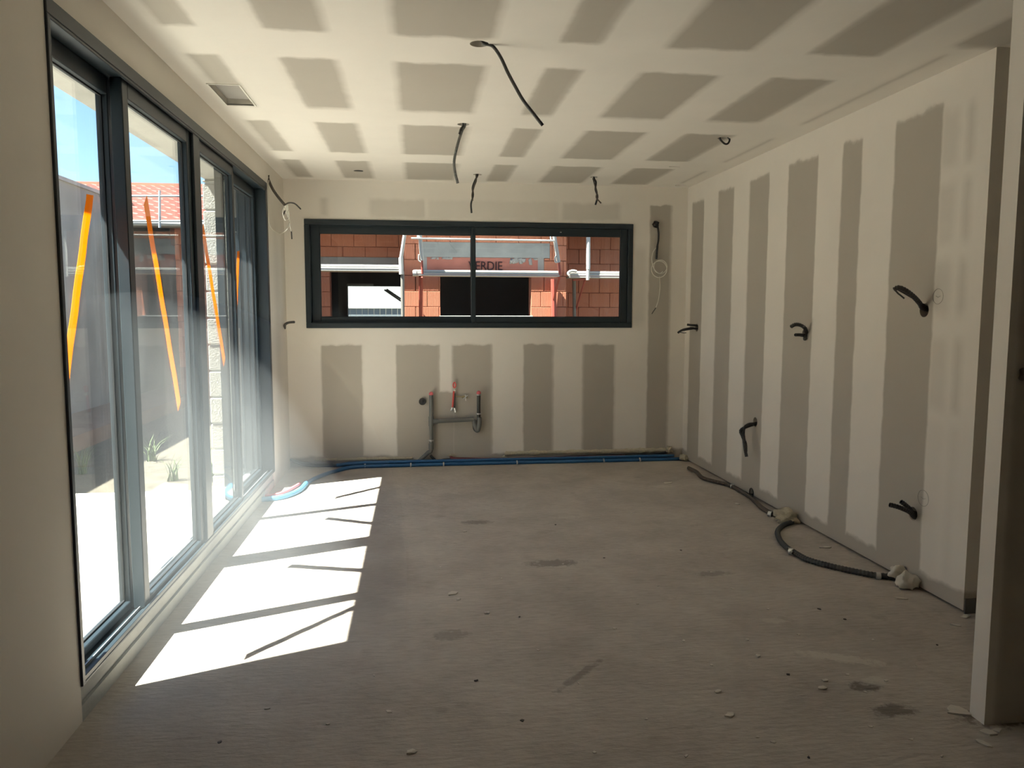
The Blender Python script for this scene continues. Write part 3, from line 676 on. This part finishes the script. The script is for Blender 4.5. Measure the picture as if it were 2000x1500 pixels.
sheath('grey_pipe_sheath', 'thin pale grey sheath above the other one in the far left corner', [W(567, 897, 1, YB-.005), W(590, 903, 1, YB-.02), W(620, 906, 1, YB-.02), W(650, 906, 1, YB-.012)], .008, 'pvc')
# clips strapping the bundle to the floor
for cxp, sl in ((-.47, 'first metal strap from the left over the blue pipes at the far wall'), (-.07, 'metal strap over the blue pipes just left of the drain pipe foot'), (.22, 'metal strap over the blue pipes where the black sheath begins'), (.88, 'metal strap over the blue pipes below the middle of the window'), (1.68, 'second metal strap from the right over the blue pipes'), (2.02, 'metal strap nearest the right corner over the blue pipes')):
    e = empty('pipe_strap', (cxp, 6.70, 0), sl, 'strap', 'metal straps on the blue pipes')
    bm = bmesh.new(); prof = []
    for i in range(9):
        a_ = math.pi*i/8; prof.append((6.71-.0185*math.cos(a_), .0155+.0185*math.sin(a_)))
    prof = [(6.672, .002), (6.690, .004)] + prof + [(6.731, .004)]
    prev = None
    for (yy, zz) in prof:
        q = [bm.verts.new((cxp-.006, yy, zz)), bm.verts.new((cxp+.006, yy, zz)), bm.verts.new((cxp+.006, yy+.0008, zz+.0016)), bm.verts.new((cxp-.006, yy+.0008, zz+.0016))]
        if prev:
            for k in range(4): bm.faces.new((prev[k], prev[(k+1) % 4], q[(k+1) % 4], q[k]))
        else: bm.faces.new(q)
        prev = q
    bm.faces.new(prev[::-1]); done(bm, 'strap', M['steel'], e)
    rod('nail', (cxp, 6.678, 0), (cxp+.003, 6.672, .022), .003, M['steel'], e)

# foam and mortar ridge on the wall foot
def ridge(name, label, x0, x1, yy, r, mat, seed, zc=.0):
    bm = bmesh.new(); rings = []; n_ = int((x1-x0)/.016)
    for i in range(n_+1):
        x = x0+(x1-x0)*i/n_; s = .55+.75*abs(noise.noise(Vector((x*9, seed, 0))))+.45*abs(noise.noise(Vector((x*31, seed, 2))))
        if i in (0, n_): s *= .3
        rings.append([bm.verts.new((x, yy+r*s*math.cos(a_)*(1+.3*noise.noise(Vector((x*40, k, 1)))), max(zc+r*s*math.sin(a_)*(1+.35*noise.noise(Vector((x*37, k, 5)))), .0005))) for k, a_ in enumerate([2*math.pi*j/10 for j in range(10)])])
    for A, B in zip(rings, rings[1:]):
        for k in range(10): bm.faces.new((A[k], A[(k+1) % 10], B[(k+1) % 10], B[k]))
    bm.faces.new(rings[0][::-1]); bm.faces.new(rings[-1])
    return tag(done(bm, name, M[mat], None, True), label, 'foam')
ridge('foam_ridge', 'crumbly pale foam ridge along the wall foot in the right half of the far wall', .78, 2.36, 6.815, .026, 'foam', 1, .082)
ridge('foam_ridge', 'low grey foam ridge along the wall foot at the far left', -.92, -.05, 6.816, .018, 'foam', 4, .058)
lump('foam_lump', (2.33, 6.79, .085), (.03, .025, .03), M['foam'], None, 2, .8)
tag(bpy.data.objects['foam_lump'], 'rough foam lump at the foot of the far right corner', 'foam')
o = lump('foam_lump', (2.44, 6.70, .028), (.035, .05, .03), M['foam'], None, 9, .8); tag(o, 'grey foam lump where the blue pipes enter the right wall', 'foam')
o = lump('foam_lump', tuple(W(882, 889, 1, YB-.012)), (.030, .015, .012), M['foam'], None, 3, .6); tag(o, 'small foam lump on the wall above the red pipe', 'foam')
o = lump('foam_lump', tuple(W(985, 893, 1, YB-.012)), (.022, .014, .014), M['foam'], None, 12, .8); tag(o, 'tiny foam blob at the foot of the plaster band below the window middle', 'foam')

# dark sheath along the right wall
zc = .016
s1 = empty('floor_conduit', W(1361, 920, 2, zc), 'dark conduit snaking over the floor along the foot of the right wall', 'conduit', 'conduits on the floor by the right wall')
tube('sheath', flo([(1345, 914), (1361, 922), (1372, 933), (1395, 940), (1425, 948), (1452, 962), (1470, 975), (1490, 993), (1512, 1005), (1536, 1012)], zc), .016, M['brown_sheath'], s1, True)
s2 = empty('floor_conduit', W(1545, 1020, 2, zc), 'dark conduit looping out from the stone and back to the plaster lumps', 'conduit', 'conduits on the floor by the right wall')
tube('sheath', flo([(1547, 1020), (1530, 1026), (1519, 1038), (1523, 1054), (1535, 1068), (1547, 1076), (1575, 1092), (1620, 1105), (1665, 1115), (1700, 1122), (1735, 1126), (1768, 1129)], zc), .0165, M['dark_grey'], s2, True)
for i, (x, y, par, dx, dy) in enumerate([(1430, 950, s1, .8, -.6), (1504, 1004, s1, .7, -.7), (1546, 1077, s2, .5, -.8), (1715, 1125, s2, .9, -.3)]):
    c = W(x, y, 2, zc); d = Vector((dx, dy, 0)).normalized()
    bm = bmesh.new(); bm_tube(bm, [c-d*.011, c+d*.011], .0195, 14)
    done(bm, 'clip', M['steel'], par)
rod('clip_tab', W(1546, 1077, 2, .03), W(1541, 1081, 2, .004), .006, M['steel'], s2)
bc_ = W(1537, 1010, 2, .035)
e = lump('rubble_stone', (bc_.x-.01, bc_.y, .036), (.062, .055, .048), M['foam'], None, 21, .8); tag(e, 'rough beige lump of mortar covering the conduit at the wall foot', 'rubble')
q = W(1776, 1138, 2, .03)
e = lump('plaster_lump', (q.x-.01, q.y, .036), (.052, .042, .044), M['flake'], None, 31, .42); tag(e, 'rounded pale plaster lump nearest the viewer at the conduit end', 'rubble')
q = W(1758, 1118, 2, .045)
e = lump('plaster_lump', (q.x-.01, q.y, .045), (.045, .03, .035), M['flake'], None, 33, .5); tag(e, 'flat pale plaster lump behind the rounded one at the conduit end', 'rubble')

# ------------------------------------------------------------------ debris on the floor
def flake(c, sx, sy, rot, seed, h=.004, mat='flake', tilt=0):
    rnd = random.Random(seed); n_ = 9; bm = bmesh.new()
    an = [2*math.pi*i/n_ + rnd.uniform(-.25, .25) for i in range(n_)]
    rr = [rnd.uniform(.55, 1.1) for _ in an]
    R = Matrix.Rotation(rot, 3, 'Z') @ Matrix.Rotation(tilt, 3, 'X')
    lo = [bm.verts.new(Vector(c)+R @ Vector((math.cos(a_)*r*sx, math.sin(a_)*r*sy, 0))+Vector((0, 0, abs(tilt)*sy))) for a_, r in zip(an, rr)]
    hi = [bm.verts.new(v.co*1 + Vector((rnd.uniform(-.001, .001), rnd.uniform(-.001, .001), h*rnd.uniform(.7, 1.3)))) for v in lo]
    for k in range(n_): bm.faces.new((lo[k], lo[(k+1) % n_], hi[(k+1) % n_], hi[k]))
    bm.faces.new(lo[::-1]); cc = bm.verts.new(Vector(c)+Vector((0, 0, h*1.2+abs(tilt)*sy)))
    for k in range(n_): bm.faces.new((hi[k], hi[(k+1) % n_], cc))
    return done(bm, 'plaster_flake', M[mat])
big = [((1872, 1392), .050, .026, -.5, 'large flat plaster flake leaning at the foot of the partition end'),
       ((884, 1160), .030, .018, .6, 'curled pale plaster flake near the middle of the floor'),
       ((908, 1039), .018, .008, .2, 'thin plaster sliver far back beyond the middle of the floor'),
       ((805, 1470), .022, .012, .3, 'pale plaster flake nearest the bottom edge of the photo'),
       ((1425, 1398), .020, .014, .4, 'crumpled white plaster chip in the right foreground'),
       ((1605, 1345), .018, .012, 0, 'front one of two oval plaster chips in the right foreground'),
       ((1612, 1330), .016, .009, -.3, 'rear one of two oval plaster chips in the right foreground'),
       ((1480, 1282), .014, .010, .9, 'small forked white chip right of the floor middle'),
       ((1758, 1170), .034, .010, -.3, 'long plaster sliver in front of the plaster lumps'),
       ((1930, 1432), .028, .016, -.3, 'plaster flake just in front of the partition foot'),
       ((1947, 1428), .022, .014, .2, 'second plaster flake against the partition front'),
       ((1924, 1455), .012, .028, .5, 'dark edged curled scrap in front of the partition'),
       ((1304, 944), .040, .022, 0, 'flat pale plaster spill near the far right of the floor'),
       ((1612, 1070), .040, .012, -.1, 'long plaster sliver inside the conduit loop'),
       ((1886, 1205), .034, .014, .4, 'plaster flake at the end corner of the right wall'),
       ((1440, 985), .018, .018, .1, 'white crumb beside the dark conduit'),
       ((1865, 1222), .030, .006, -.7, 'narrow plaster sliver before the right wall corner'),
       ((895, 1172), .016, .012, 1.2, 'smaller flake touching the curled one near the floor middle'),
       ((952, 1198), .016, .013, .3, 'round pale chip right of the floor middle flakes'),
       ((1402, 1352), .016, .010, .2, 'dull grey chip left of the right foreground chips')]
for i, (p, sx, sy, rt, lab) in enumerate(big):
    c = W(p[0], p[1], 2, 0); c.z = .0002
    o = flake(c, sx, sy, rt, i+50, .005, 'flake', .12 if i == 0 else .05); tag(o, lab, 'flake', 'plaster flakes on the floor')
small = [(1085, 1025), (1100, 1102), (1235, 1002), (860, 1108), (1015, 1205), (1200, 1228), (1335, 1252), (1130, 1335), (1020, 1408), (1262, 1405), (1390, 1300), (1560, 1240), (1650, 1210), (1705, 1250),
         (1500, 1190), (1430, 1150), (1330, 1075), (1390, 1118), (1285, 1145), (1460, 1250), (1600, 1190), (640, 1415), (520, 1385), (760, 1390), (930, 1330), (1160, 1470), (1340, 1478), (1510, 1450), (1580, 1480),
         (1700, 1420), (1780, 1445), (1790, 1300), (1830, 1260), (1690, 1352), (1730, 1330), (1655, 1318), (430, 1450), (980, 1130), (1050, 1270), (1245, 1180), (1540, 1318), (1480, 1440), (1840, 1478), (730, 1320), (1180, 1090)]
marks = [((1872, 1392), 'the large flake by the partition'), ((884, 1160), 'the curled flake mid floor'), ((1425, 1398), 'the crumpled chip'),
         ((1605, 1345), 'the two oval chips'), ((805, 1470), 'the nearest flake'), ((1660, 1112), 'the looping floor conduit'), ((683, 1245), 'the sun patch corner'), ((1304, 944), 'the plaster spill')]
ords = ['closest', 'second closest', 'third closest', 'fourth closest', 'fifth closest', 'sixth closest', 'seventh closest', 'eighth closest', 'ninth closest', 'tenth closest', 'eleventh closest', 'twelfth closest']
near = {}
for i, (x, y) in enumerate(small):
    dd = sorted((math.hypot(x-mx[0][0], (y-mx[0][1])*1.6), k) for k, mx in enumerate(marks))[0]; near.setdefault(dd[1], []).append((dd[0], i))
lab_of = {}
for k, lst in near.items():
    for n_, (_, i) in enumerate(sorted(lst)): lab_of[i] = 'tiny %s floor crumb, %s to %s' % ('pale' if i % 4 else 'dark', ords[min(n_, 11)], marks[k][1])
for i, (x, y) in enumerate(small):
    c = W(x, y, 2, 0); c.z = .0002; rn = random.Random(i)
    o = flake(c, rn.uniform(.005, .013), rn.uniform(.004, .009), rn.uniform(0, 3), i+200, .003, 'flake' if i % 4 else 'brown_sheath')
    o.name = 'plaster_crumb'
    tag(o, lab_of[i], 'crumb', 'tiny crumbs scattered over the floor')

# ------------------------------------------------------------------ outside, seen through the glass
GZ = -.12
gr = boxes('ground', [((-14, -8, GZ-.3), (14, 34, GZ-.06))], M['soil']); tag(gr, 'dark bare soil outside', None, None, 'structure')
te = boxes('terrace_slab', [((-4.6, -4, GZ-.06), (XO, 6.52, GZ))], M['terrace']); tag(te, 'sunlit pale terrace slab outside the sliding door', 'terrace')
boxes('sill_slab', [((XO-.03, DY0-.05, GZ), (-1.33, DY1+.0, -.045))], M['concrete'], te)
# boundary wall
bw = empty('boundary_wall', (-4.6, 6, GZ), 'high grey rendered boundary wall along the terrace', 'wall')
boxes('wall_body', [((-4.8, -6, GZ-.1), (-4.6, 17.5, 3.07))], M['render'], bw)
boxes('coping', [((-4.83, -6, 3.07), (-4.57, 17.5, 3.12))], M['concrete'], bw)
boxes('footing', [((-4.6, 6.52, GZ-.1), (-3.75, 15.2, .0))], simple('earthy_footing', (.22, .13, .09), .95, 0, .3, 5), bw)
# weeds at the foot of the wall
def weed(c, s, seed, lab):
    rn = random.Random(seed); bm = bmesh.new()
    for i in range(26):
        a_ = rn.uniform(0, 6.28); L = s*rn.uniform(.5, 1.1); ln = rn.uniform(.2, .9); base = Vector(c)+Vector((rn.uniform(-.04, .04), rn.uniform(-.04, .04), -.01))
        prev = None; wd = .008*s/.3
        for j in range(4):
            t_ = j/3; p = base+Vector((math.cos(a_)*L*ln*t_*t_, math.sin(a_)*L*ln*t_*t_, L*(t_-.35*t_*t_*ln)))
            sd_ = Vector((-math.sin(a_), math.cos(a_), 0))*wd*(1-t_*.9)
            q = (bm.verts.new(p-sd_), bm.verts.new(p+sd_))
            if prev: bm.faces.new((prev[0], prev[1], q[1], q[0]))
            prev = q
    return tag(done(bm, 'weed', M['weed']), lab, 'plant', 'weeds outside the door')
for i, (x, y, s_, lab) in enumerate([(-3.2, 7.6, .34, 'green weed tuft at the foot of the boundary wall seen through the nearest pane'), (-2.75, 8.2, .34, 'green weed tuft in the soil seen low in the second pane'),
        (-2.25, 7.2, .28, 'small weed tuft just beyond the terrace edge'), (-1.9, 7.15, .48, 'tall weed tuft by the far block reveal seen through the third pane')]):
    weed((x, y, GZ-.06), s_, i, lab)

# ---- brick house opposite
YH = 12.4; YRec = 13.1
hw = empty('brick_house', (0, YH, GZ), 'unfinished terracotta brick house across from the long window', 'house')
def X(px, y=YH): return W(px, 560, 1, y).x
def Z(py, y=YH): return W(950, py, 1, y).z
xc0, xc1 = X(789), X(1106)
EAVE = 2.86
holes_ = {}
# openings  (x0,x1,z0,z1)
opL = (X(645, YRec), X(781, YRec)+.25, -.1, Z(533, YRec))
opC = (X(860), X(1037), Z(617), Z(539)+.03)
full = {}
def brick_run(x0, x1, z0, z1, y, holes, first_off=0):
    Lb, Hb, g = .37, .25, .004; k = 0; z_ = z0; made = 0
    while z_ < z1-.02:
        zt = min(z_+Hb, z1); x = x0 - (Lb/2 if k % 2 else 0) - first_off
        while x < x1:
            a, b = max(x, x0), min(x+Lb, x1)
            segs = [(a, b, z_, zt)] if b-a > .03 else []
            for h in holes:
                ns = []
                for s in segs:
                    if s[1] <= h[0] or s[0] >= h[1] or s[3] <= h[2] or s[2] >= h[3]: ns.append(s); continue
                    if s[0] < h[0]-.02: ns.append((s[0], h[0], s[2], s[3]))
                    if s[1] > h[1]+.02: ns.append((h[1], s[1], s[2], s[3]))
                    m0, m1 = max(s[0], h[0]), min(s[1], h[1])
                    if s[2] < h[2]-.03: ns.append((m0, m1, s[2], h[2]))
                    if s[3] > h[3]+.03: ns.append((m0, m1, h[3], s[3]))
                segs = ns
            for s in segs:
                key = (round(s[1]-s[0], 2), round(s[3]-s[2], 2))
                if key not in full:
                    bm = bmesh.new(); hx, hz = (key[0]-2*g)/2, (key[1]-2*g)/2
                    bm_box(bm, (-hx, -.014, -hz), (hx, .03, hz), .004); me = bpy.data.meshes.new('brick'); bm.to_mesh(me); bm.free(); me.materials.append(M['brick']); full[key] = me
                o = bpy.data.objects.new('brick', full[key]); COL.objects.link(o); o.parent = hw
                o.location = Vector(((s[0]+s[1])/2, y+random.uniform(-.003, .003), (s[2]+s[3])/2))-hw.location
                made += 1
            x += Lb
        z_ += Hb; k += 1
    return made
def shell(x0, x1, z0, z1, y, th, holes, name='wall_core'):
    """solid backing with real openings"""
    xs = sorted({x0, x1, *[h[0] for h in holes], *[h[1] for h in holes]}); zs = sorted({z0, z1, *[h[2] for h in holes], *[h[3] for h in holes]})
    L_ = []
    for a, b in zip(xs, xs[1:]):
        for c, d in zip(zs, zs[1:]):
            mx_, mz_ = (a+b)/2, (c+d)/2
            if any(h[0] < mx_ < h[1] and h[2] < mz_ < h[3] for h in holes) or mx_ < x0 or mx_ > x1 or mz_ < z0 or mz_ > z1: continue
            L_.append(((a, y+.012, c), (b, y+th, d)))
    return boxes(name, L_, M['mortar'], hw)
zb = .45
lintC = (X(822), X(1073), Z(503), Z(474))
bandC = (X(822), X(1062), Z(528)-.1, Z(503))
lintL = (X(622, YRec)-1.2, X(782, YRec)+.25, Z(530, YRec), Z(505, YRec))
shell(xc0, xc1, GZ-.1, EAVE, YH, .25, [opC])
brick_run(xc0, xc1, zb, EAVE, YH, [opC, lintC, bandC])
xl0 = -3.9; 
shell(xl0, xc0, GZ-.1, EAVE, YRec, .2, [opL])
brick_run(xl0, xc0, zb, EAVE, YRec, [opL, lintL], .1)
xr1 = X(1212, YRec)+.7
shell(xc1, xr1, GZ-.1, EAVE, YRec, .2, [])
brick_run(xc1, xr1, zb, EAVE, YRec, [], .2)
boxes('side_wall', [((xc0, YH+.012, GZ-.1), (xc0+.2, YRec, EAVE)), ((xc1-.2, YH+.012, GZ-.1), (xc1, YRec, EAVE))], M['brick'], hw)
boxes('concrete_lintel', [((lintC[0], YH-.012, lintC[2]), (lintC[1], YH+.1, lintC[3]))], M['lintel'], hw)
boxes('concrete_lintel', [((lintL[0], YRec-.012, lintL[2]), (lintL[1], YRec+.1, lintL[3]))], M['splash_bright_lintel'], hw)  # paler colour than the central lintel, painted in to offset the eave shade
boxes('fascia_board', [((bandC[0]+.10, YH-.004, bandC[2]), (bandC[1]-.10, YH+.1, bandC[3]-.004))], simple('red_fascia', (.50, .19, .14), .9, 0, .35, 9), hw)
boxes('grey_patch', [((bandC[0], YH-.006, bandC[2]), (bandC[0]+.10, YH+.1, bandC[3]))], M['splash_bright_lintel'], hw)
boxes('grey_patch', [((bandC[1]-.10, YH-.006, bandC[2]), (bandC[1], YH+.1, bandC[3]))], M['splash_bright_lintel'], hw)
# mortar runs over the fascia
for i in range(14):
    rn = random.Random(i+5); x = rn.uniform(X(988), bandC[1]-.12) if i % 3 else rn.uniform(bandC[0]+.15, X(905)); hgt = rn.uniform(.02, .05) if not i % 3 else rn.uniform(.04, .15)
    c = Vector((x, YH-.006, bandC[3]-hgt/2)); lump('mortar_run', tuple(c), (rn.uniform(.015, .05), .003, hgt/2), M['splash_bright_lintel'], hw, i, .7, 2)
# lettering
cu = bpy.data.curves.new('t', 'FONT'); cu.body = 'VERDIE'; cu.size = 1; cu.extrude = .02; cu.align_x = 'LEFT'; cu.resolution_u = 4
to = bpy.data.objects.new('t', cu); COL.objects.link(to)
dg = bpy.context.evaluated_depsgraph_get(); me = bpy.data.meshes.new_from_object(to.evaluated_get(dg), depsgraph=dg)
bpy.data.objects.remove(to)
xs_ = [v.co.x for v in me.vertices]; ys_ = [v.co.y for v in me.vertices]
tx0, tx1, tz0, tz1 = X(915), X(981), Z(528), Z(511)
for v in me.vertices:
    x = tx0+(v.co.x-min(xs_))/(max(xs_)-min(xs_))*(tx1-tx0); zz = tz0+(v.co.y-min(ys_))/(max(ys_)-min(ys_))*(tz1-tz0)
    v.co = Vector((x, YH-.016-v.co.z*.3, zz))
link('lettering', me, M['ink'], hw)
# interior of the house, dark
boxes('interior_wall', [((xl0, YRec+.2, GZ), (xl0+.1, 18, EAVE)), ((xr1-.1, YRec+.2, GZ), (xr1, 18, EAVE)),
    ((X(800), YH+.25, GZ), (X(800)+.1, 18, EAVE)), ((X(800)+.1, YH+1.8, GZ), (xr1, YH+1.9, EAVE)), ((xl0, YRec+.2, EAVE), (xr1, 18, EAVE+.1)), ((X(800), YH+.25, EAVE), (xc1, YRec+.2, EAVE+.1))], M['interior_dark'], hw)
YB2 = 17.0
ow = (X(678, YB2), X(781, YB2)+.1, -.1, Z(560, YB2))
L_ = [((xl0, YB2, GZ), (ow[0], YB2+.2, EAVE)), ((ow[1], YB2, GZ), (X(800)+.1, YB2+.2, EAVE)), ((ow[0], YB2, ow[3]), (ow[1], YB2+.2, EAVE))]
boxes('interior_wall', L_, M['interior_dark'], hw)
boxes('window_sill', [((opC[0]-.02, YH-.03, opC[2]-.03), (opC[1]+.03, YH+.1, opC[2]+.004))], M['offwhite'], hw)
# roof: stepped, waved tile courses
RY0 = 12.24; RZ0 = W(325, 434, 1, RY0).z; slope = .32; RY1 = 14.0
while W(250, 356, 1, RY1).z > RZ0+slope*(RY1-RY0)+.05 and RY1 < 30: RY1 += .02
bm = bmesh.new(); ncr = 13; x0, x1 = -9.0, xr1+.4; nx = 320
for k in range(ncr):
    ya, yb_ = RY0+(RY1-RY0)*k/ncr, RY0+(RY1-RY0)*(k+1)/ncr+.05
    za, zb_ = RZ0+slope*(ya-RY0)+.075, RZ0+slope*(yb_-RY0)+.01
    prev = None
    for i in range(nx+1):
        x = x0+(x1-x0)*i/nx; h_ = .014*math.sin(i*math.pi/2.0+.3)
        q = (bm.verts.new((x, ya, za-.07)), bm.verts.new((x, ya, za+h_)), bm.verts.new((x, yb_, zb_+h_)))
        if prev:
            bm.faces.new((prev[0], q[0], q[1], prev[1])); bm.faces.new((prev[1], q[1], q[2], prev[2]))
        prev = q
rt_ = done(bm, 'roof_tiles', M['tile'], hw, False); rt_['kind'] = 'stuff'
boxes('roof_deck', [((x0, RY0+.02, RZ0-.06), (x1, RY0+.25, RZ0+.0))], M['scaf_grey'], hw)
boxes('gable_infill', [((x0, RY1-.3, RZ0-.1), (x1, RY1, RZ0+slope*(RY1-RY0)))], M['mortar'], hw)
tube('gutter', [Vector((x0, RY0-.02, RZ0-.02)), Vector((xr1+.4, RY0-.02, RZ0-.02))], .045, M['scaf'], hw)
# building seen through the doorway
fb = empty('far_building', (-2, 24, GZ), 'white wall above grey ribbed cladding seen through the brick house doorway', 'building')
boxes('white_wall', [((-8, 24, Z(600, 24)), (4, 24.2, 4))], M['offwhite'], fb)
zt = Z(603, 24)
x = -6.0
while x < 1.5:
    boxes('cladding_panel', [((x, 23.92, GZ-.1), (x+.172, 24, zt))], M['cladding'], fb); x += .18
boxes('cladding_cap', [((-8, 23.88, zt), (4, 24, zt+.05))], M['offwhite'], fb)
# ------------------------------------------------------------------ scaffolding on the house
def pl_(px, py, y): return W(px, py, 1, y)
def plank(x0, x1, zt, zb_, y0, y1, par):
    h = zt-zb_
    boxes('plank', [((x0, y0, zb_+h*.62), (x1, y1, zt)), ((x0, y0-.004, zb_+.3*h), (x1, y0+.03, zb_+h*.55)), ((x0, y0, zb_), (x1, y1, zb_+h*.22))], M['scaf'], par, .003)
yS = 11.75
sL = empty('scaffold_platform', pl_(700, 530, yS), 'left scaffold walkway with a leaning guard post before the shaded bricks', 'scaffold', 'scaffold walkways on the brick house')
plank(X(560, yS), X(783, yS), Z(519, yS), Z(531, yS), yS, yS+.35, sL)
rod('post', pl_(793, 440, yS-.1), pl_(783, 506, yS), .028, M['scaf'], sL); rod('post', pl_(783, 503, yS), pl_(784, 536, yS), .036, M['scaf'], sL)
rod('strut', pl_(786, 530, yS+.02), Vector((X(786, yS), yS+.02, GZ-.07)), .030, M['scaf_grey'], sL)
sC = empty('scaffold_platform', pl_(950, 535, yS), 'central scaffold walkway with guard rail in front of the concrete lintel', 'scaffold', 'scaffold walkways on the brick house')
plank(X(808, yS), X(1093, yS), Z(528, yS), Z(539, yS), yS, yS+.35, sC)
rod('guard_rail', pl_(803, 465.5, yS-.12), pl_(1082, 470, yS-.12), .014, M['scaf'], sC)
rod('post', pl_(819, 440, yS-.14), pl_(824, 508, yS-.02), .030, M['scaf'], sC); rod('post', pl_(824, 506, yS-.02), pl_(825, 535, yS), .018, M['scaf_red'], sC)
tube('hook', on(1, yS-.05, [(818, 497), (818, 508), (822, 512)]), .010, M['scaf'], sC)
rod('post', pl_(1079, 440, yS-.14), pl_(1091, 512, yS-.02), .030, M['scaf'], sC); rod('post', pl_(1091, 512, yS-.02), pl_(1094, 536, yS), .022, M['scaf_red'], sC)
rod('post', pl_(815, 440, yS-.1), pl_(816, 467, yS-.1), .012, M['scaf'], sC); rod('post', pl_(1074, 440, yS-.1), pl_(1076, 470, yS-.1), .012, M['scaf'], sC)
tube('hook', on(1, yS-.05, [(1086, 499), (1084, 505), (1085, 512), (1091, 512)]), .010, M['scaf'], sC)
rod('console_leg', pl_(822, 540, yS+.1), pl_(822, 640, YH-.06), .030, M['scaf_red'], sC); rod('console_leg', pl_(1081, 545, YH-.1), pl_(1082, 640, YH-.06), .045, M['scaf_red'], sC)
rod('brace', pl_(1093, 540, yS+.05), pl_(1080, 590, YH-.05), .018, M['scaf_red'], sC); rod('brace', pl_(824, 541, yS), pl_(819, 600, YH-.05), .014, M['scaf_red'], sC)
bm = bmesh.new(); bm_tube(bm, [pl_(806, 534, yS-.02), pl_(813, 534, yS-.02)], .045, 10); done(bm, 'end_clamp', M['scaf'], sC)
sR = empty('scaffold_platform', pl_(1160, 535, yS), 'right scaffold walkway on a triangular bracket with a single white post', 'scaffold', 'scaffold walkways on the brick house')
yR = 12.3
plank(X(1113, yR), X(1290, yR), Z(528, yR), Z(541, yR), yR, yR+.4, sR)
rod('post', pl_(1149, 430, yR-.05), pl_(1149, 526, yR-.05), .034, M['scaf'], sR); rod('post', pl_(1149, 522, yR-.05), pl_(1148, 547, yR-.05), .028, M['scaf'], sR)
tube('hook', on(1, yR-.03, [(1126, 530), (1117, 529), (1110, 533), (1112, 539)]), .022, M['scaf'], sR)
rod('console_leg', pl_(1121, 543, yR+.4), pl_(1122, 640, yR+.6), .030, M['scaf_grey'], sR); rod('brace', pl_(1142, 548, yR+.1), pl_(1123, 612, yR+.6), .016, M['scaf_red'], sR)
rod('brace', pl_(1119, 547, yR+.1), pl_(1142, 545, yR+.1), .016, M['scaf_red'], sR)
# roof guard rail seen over the boundary wall
gy = 12.0
rg = empty('roof_guard_rail', pl_(312, 420, gy), 'grey pipe guard rail along the tiled roof eave', 'railing')
for pxx in (180, 312, 470): rod('post', pl_(pxx, 372, gy), pl_(pxx, 445, gy), .018, M['cladding'], rg)
for pyy in (383, 432): rod('rail', pl_(60, pyy, gy), pl_(560, pyy, gy), .016, M['cladding'], rg)
# props in the doorway of the brick house
pr = empty('roof_prop', pl_(740, 557, 16.5), 'pale beam and diagonal struts in the doorway of the brick house', 'beam')
boxes('beam', [((X(678, 16.6), 16.6, Z(559, 16.6)), (X(729, 16.6), 16.7, Z(555.5, 16.6)))], M['scaf'], pr)
rod('strut', pl_(751, 566, 16.4), pl_(783, 588, 16.4), .018, M['scaf_grey'], pr); rod('strut', pl_(755, 565, 16.4), pl_(783, 584, 16.4), .018, M['scaf_grey'], pr)

# ------------------------------------------------------------------ added haze volume imitating lens glare by the door
hz = bpy.data.materials.new('glare_haze'); hz.use_nodes = True; n = hz.node_tree; n.nodes.clear()
out = N(n, 'ShaderNodeOutputMaterial'); vsn = N(n, 'ShaderNodeVolumeScatter'); vsn.inputs['Density'].default_value = 0.15; vsn.inputs[0].default_value = (.90, .97, 1, 1); vsn.inputs['Anisotropy'].default_value = 0.0
n.links.new(vsn.outputs[0], out.inputs['Volume'])
bm = bmesh.new(); bmesh.ops.create_icosphere(bm, subdivisions=4, radius=1)
for v in bm.verts: v.co = Vector((max(-1.05+v.co.x*1.0, XL+.012), 3.15+v.co.y*2.0, max(.25+v.co.z*1.2, .002)))
hb_ = done(bm, 'glare_haze', hz, None, True); tag(hb_, 'added haze volume imitating lens glare low before the sliding door', 'haze', None, 'stuff')
cy.volume_bounces = 0
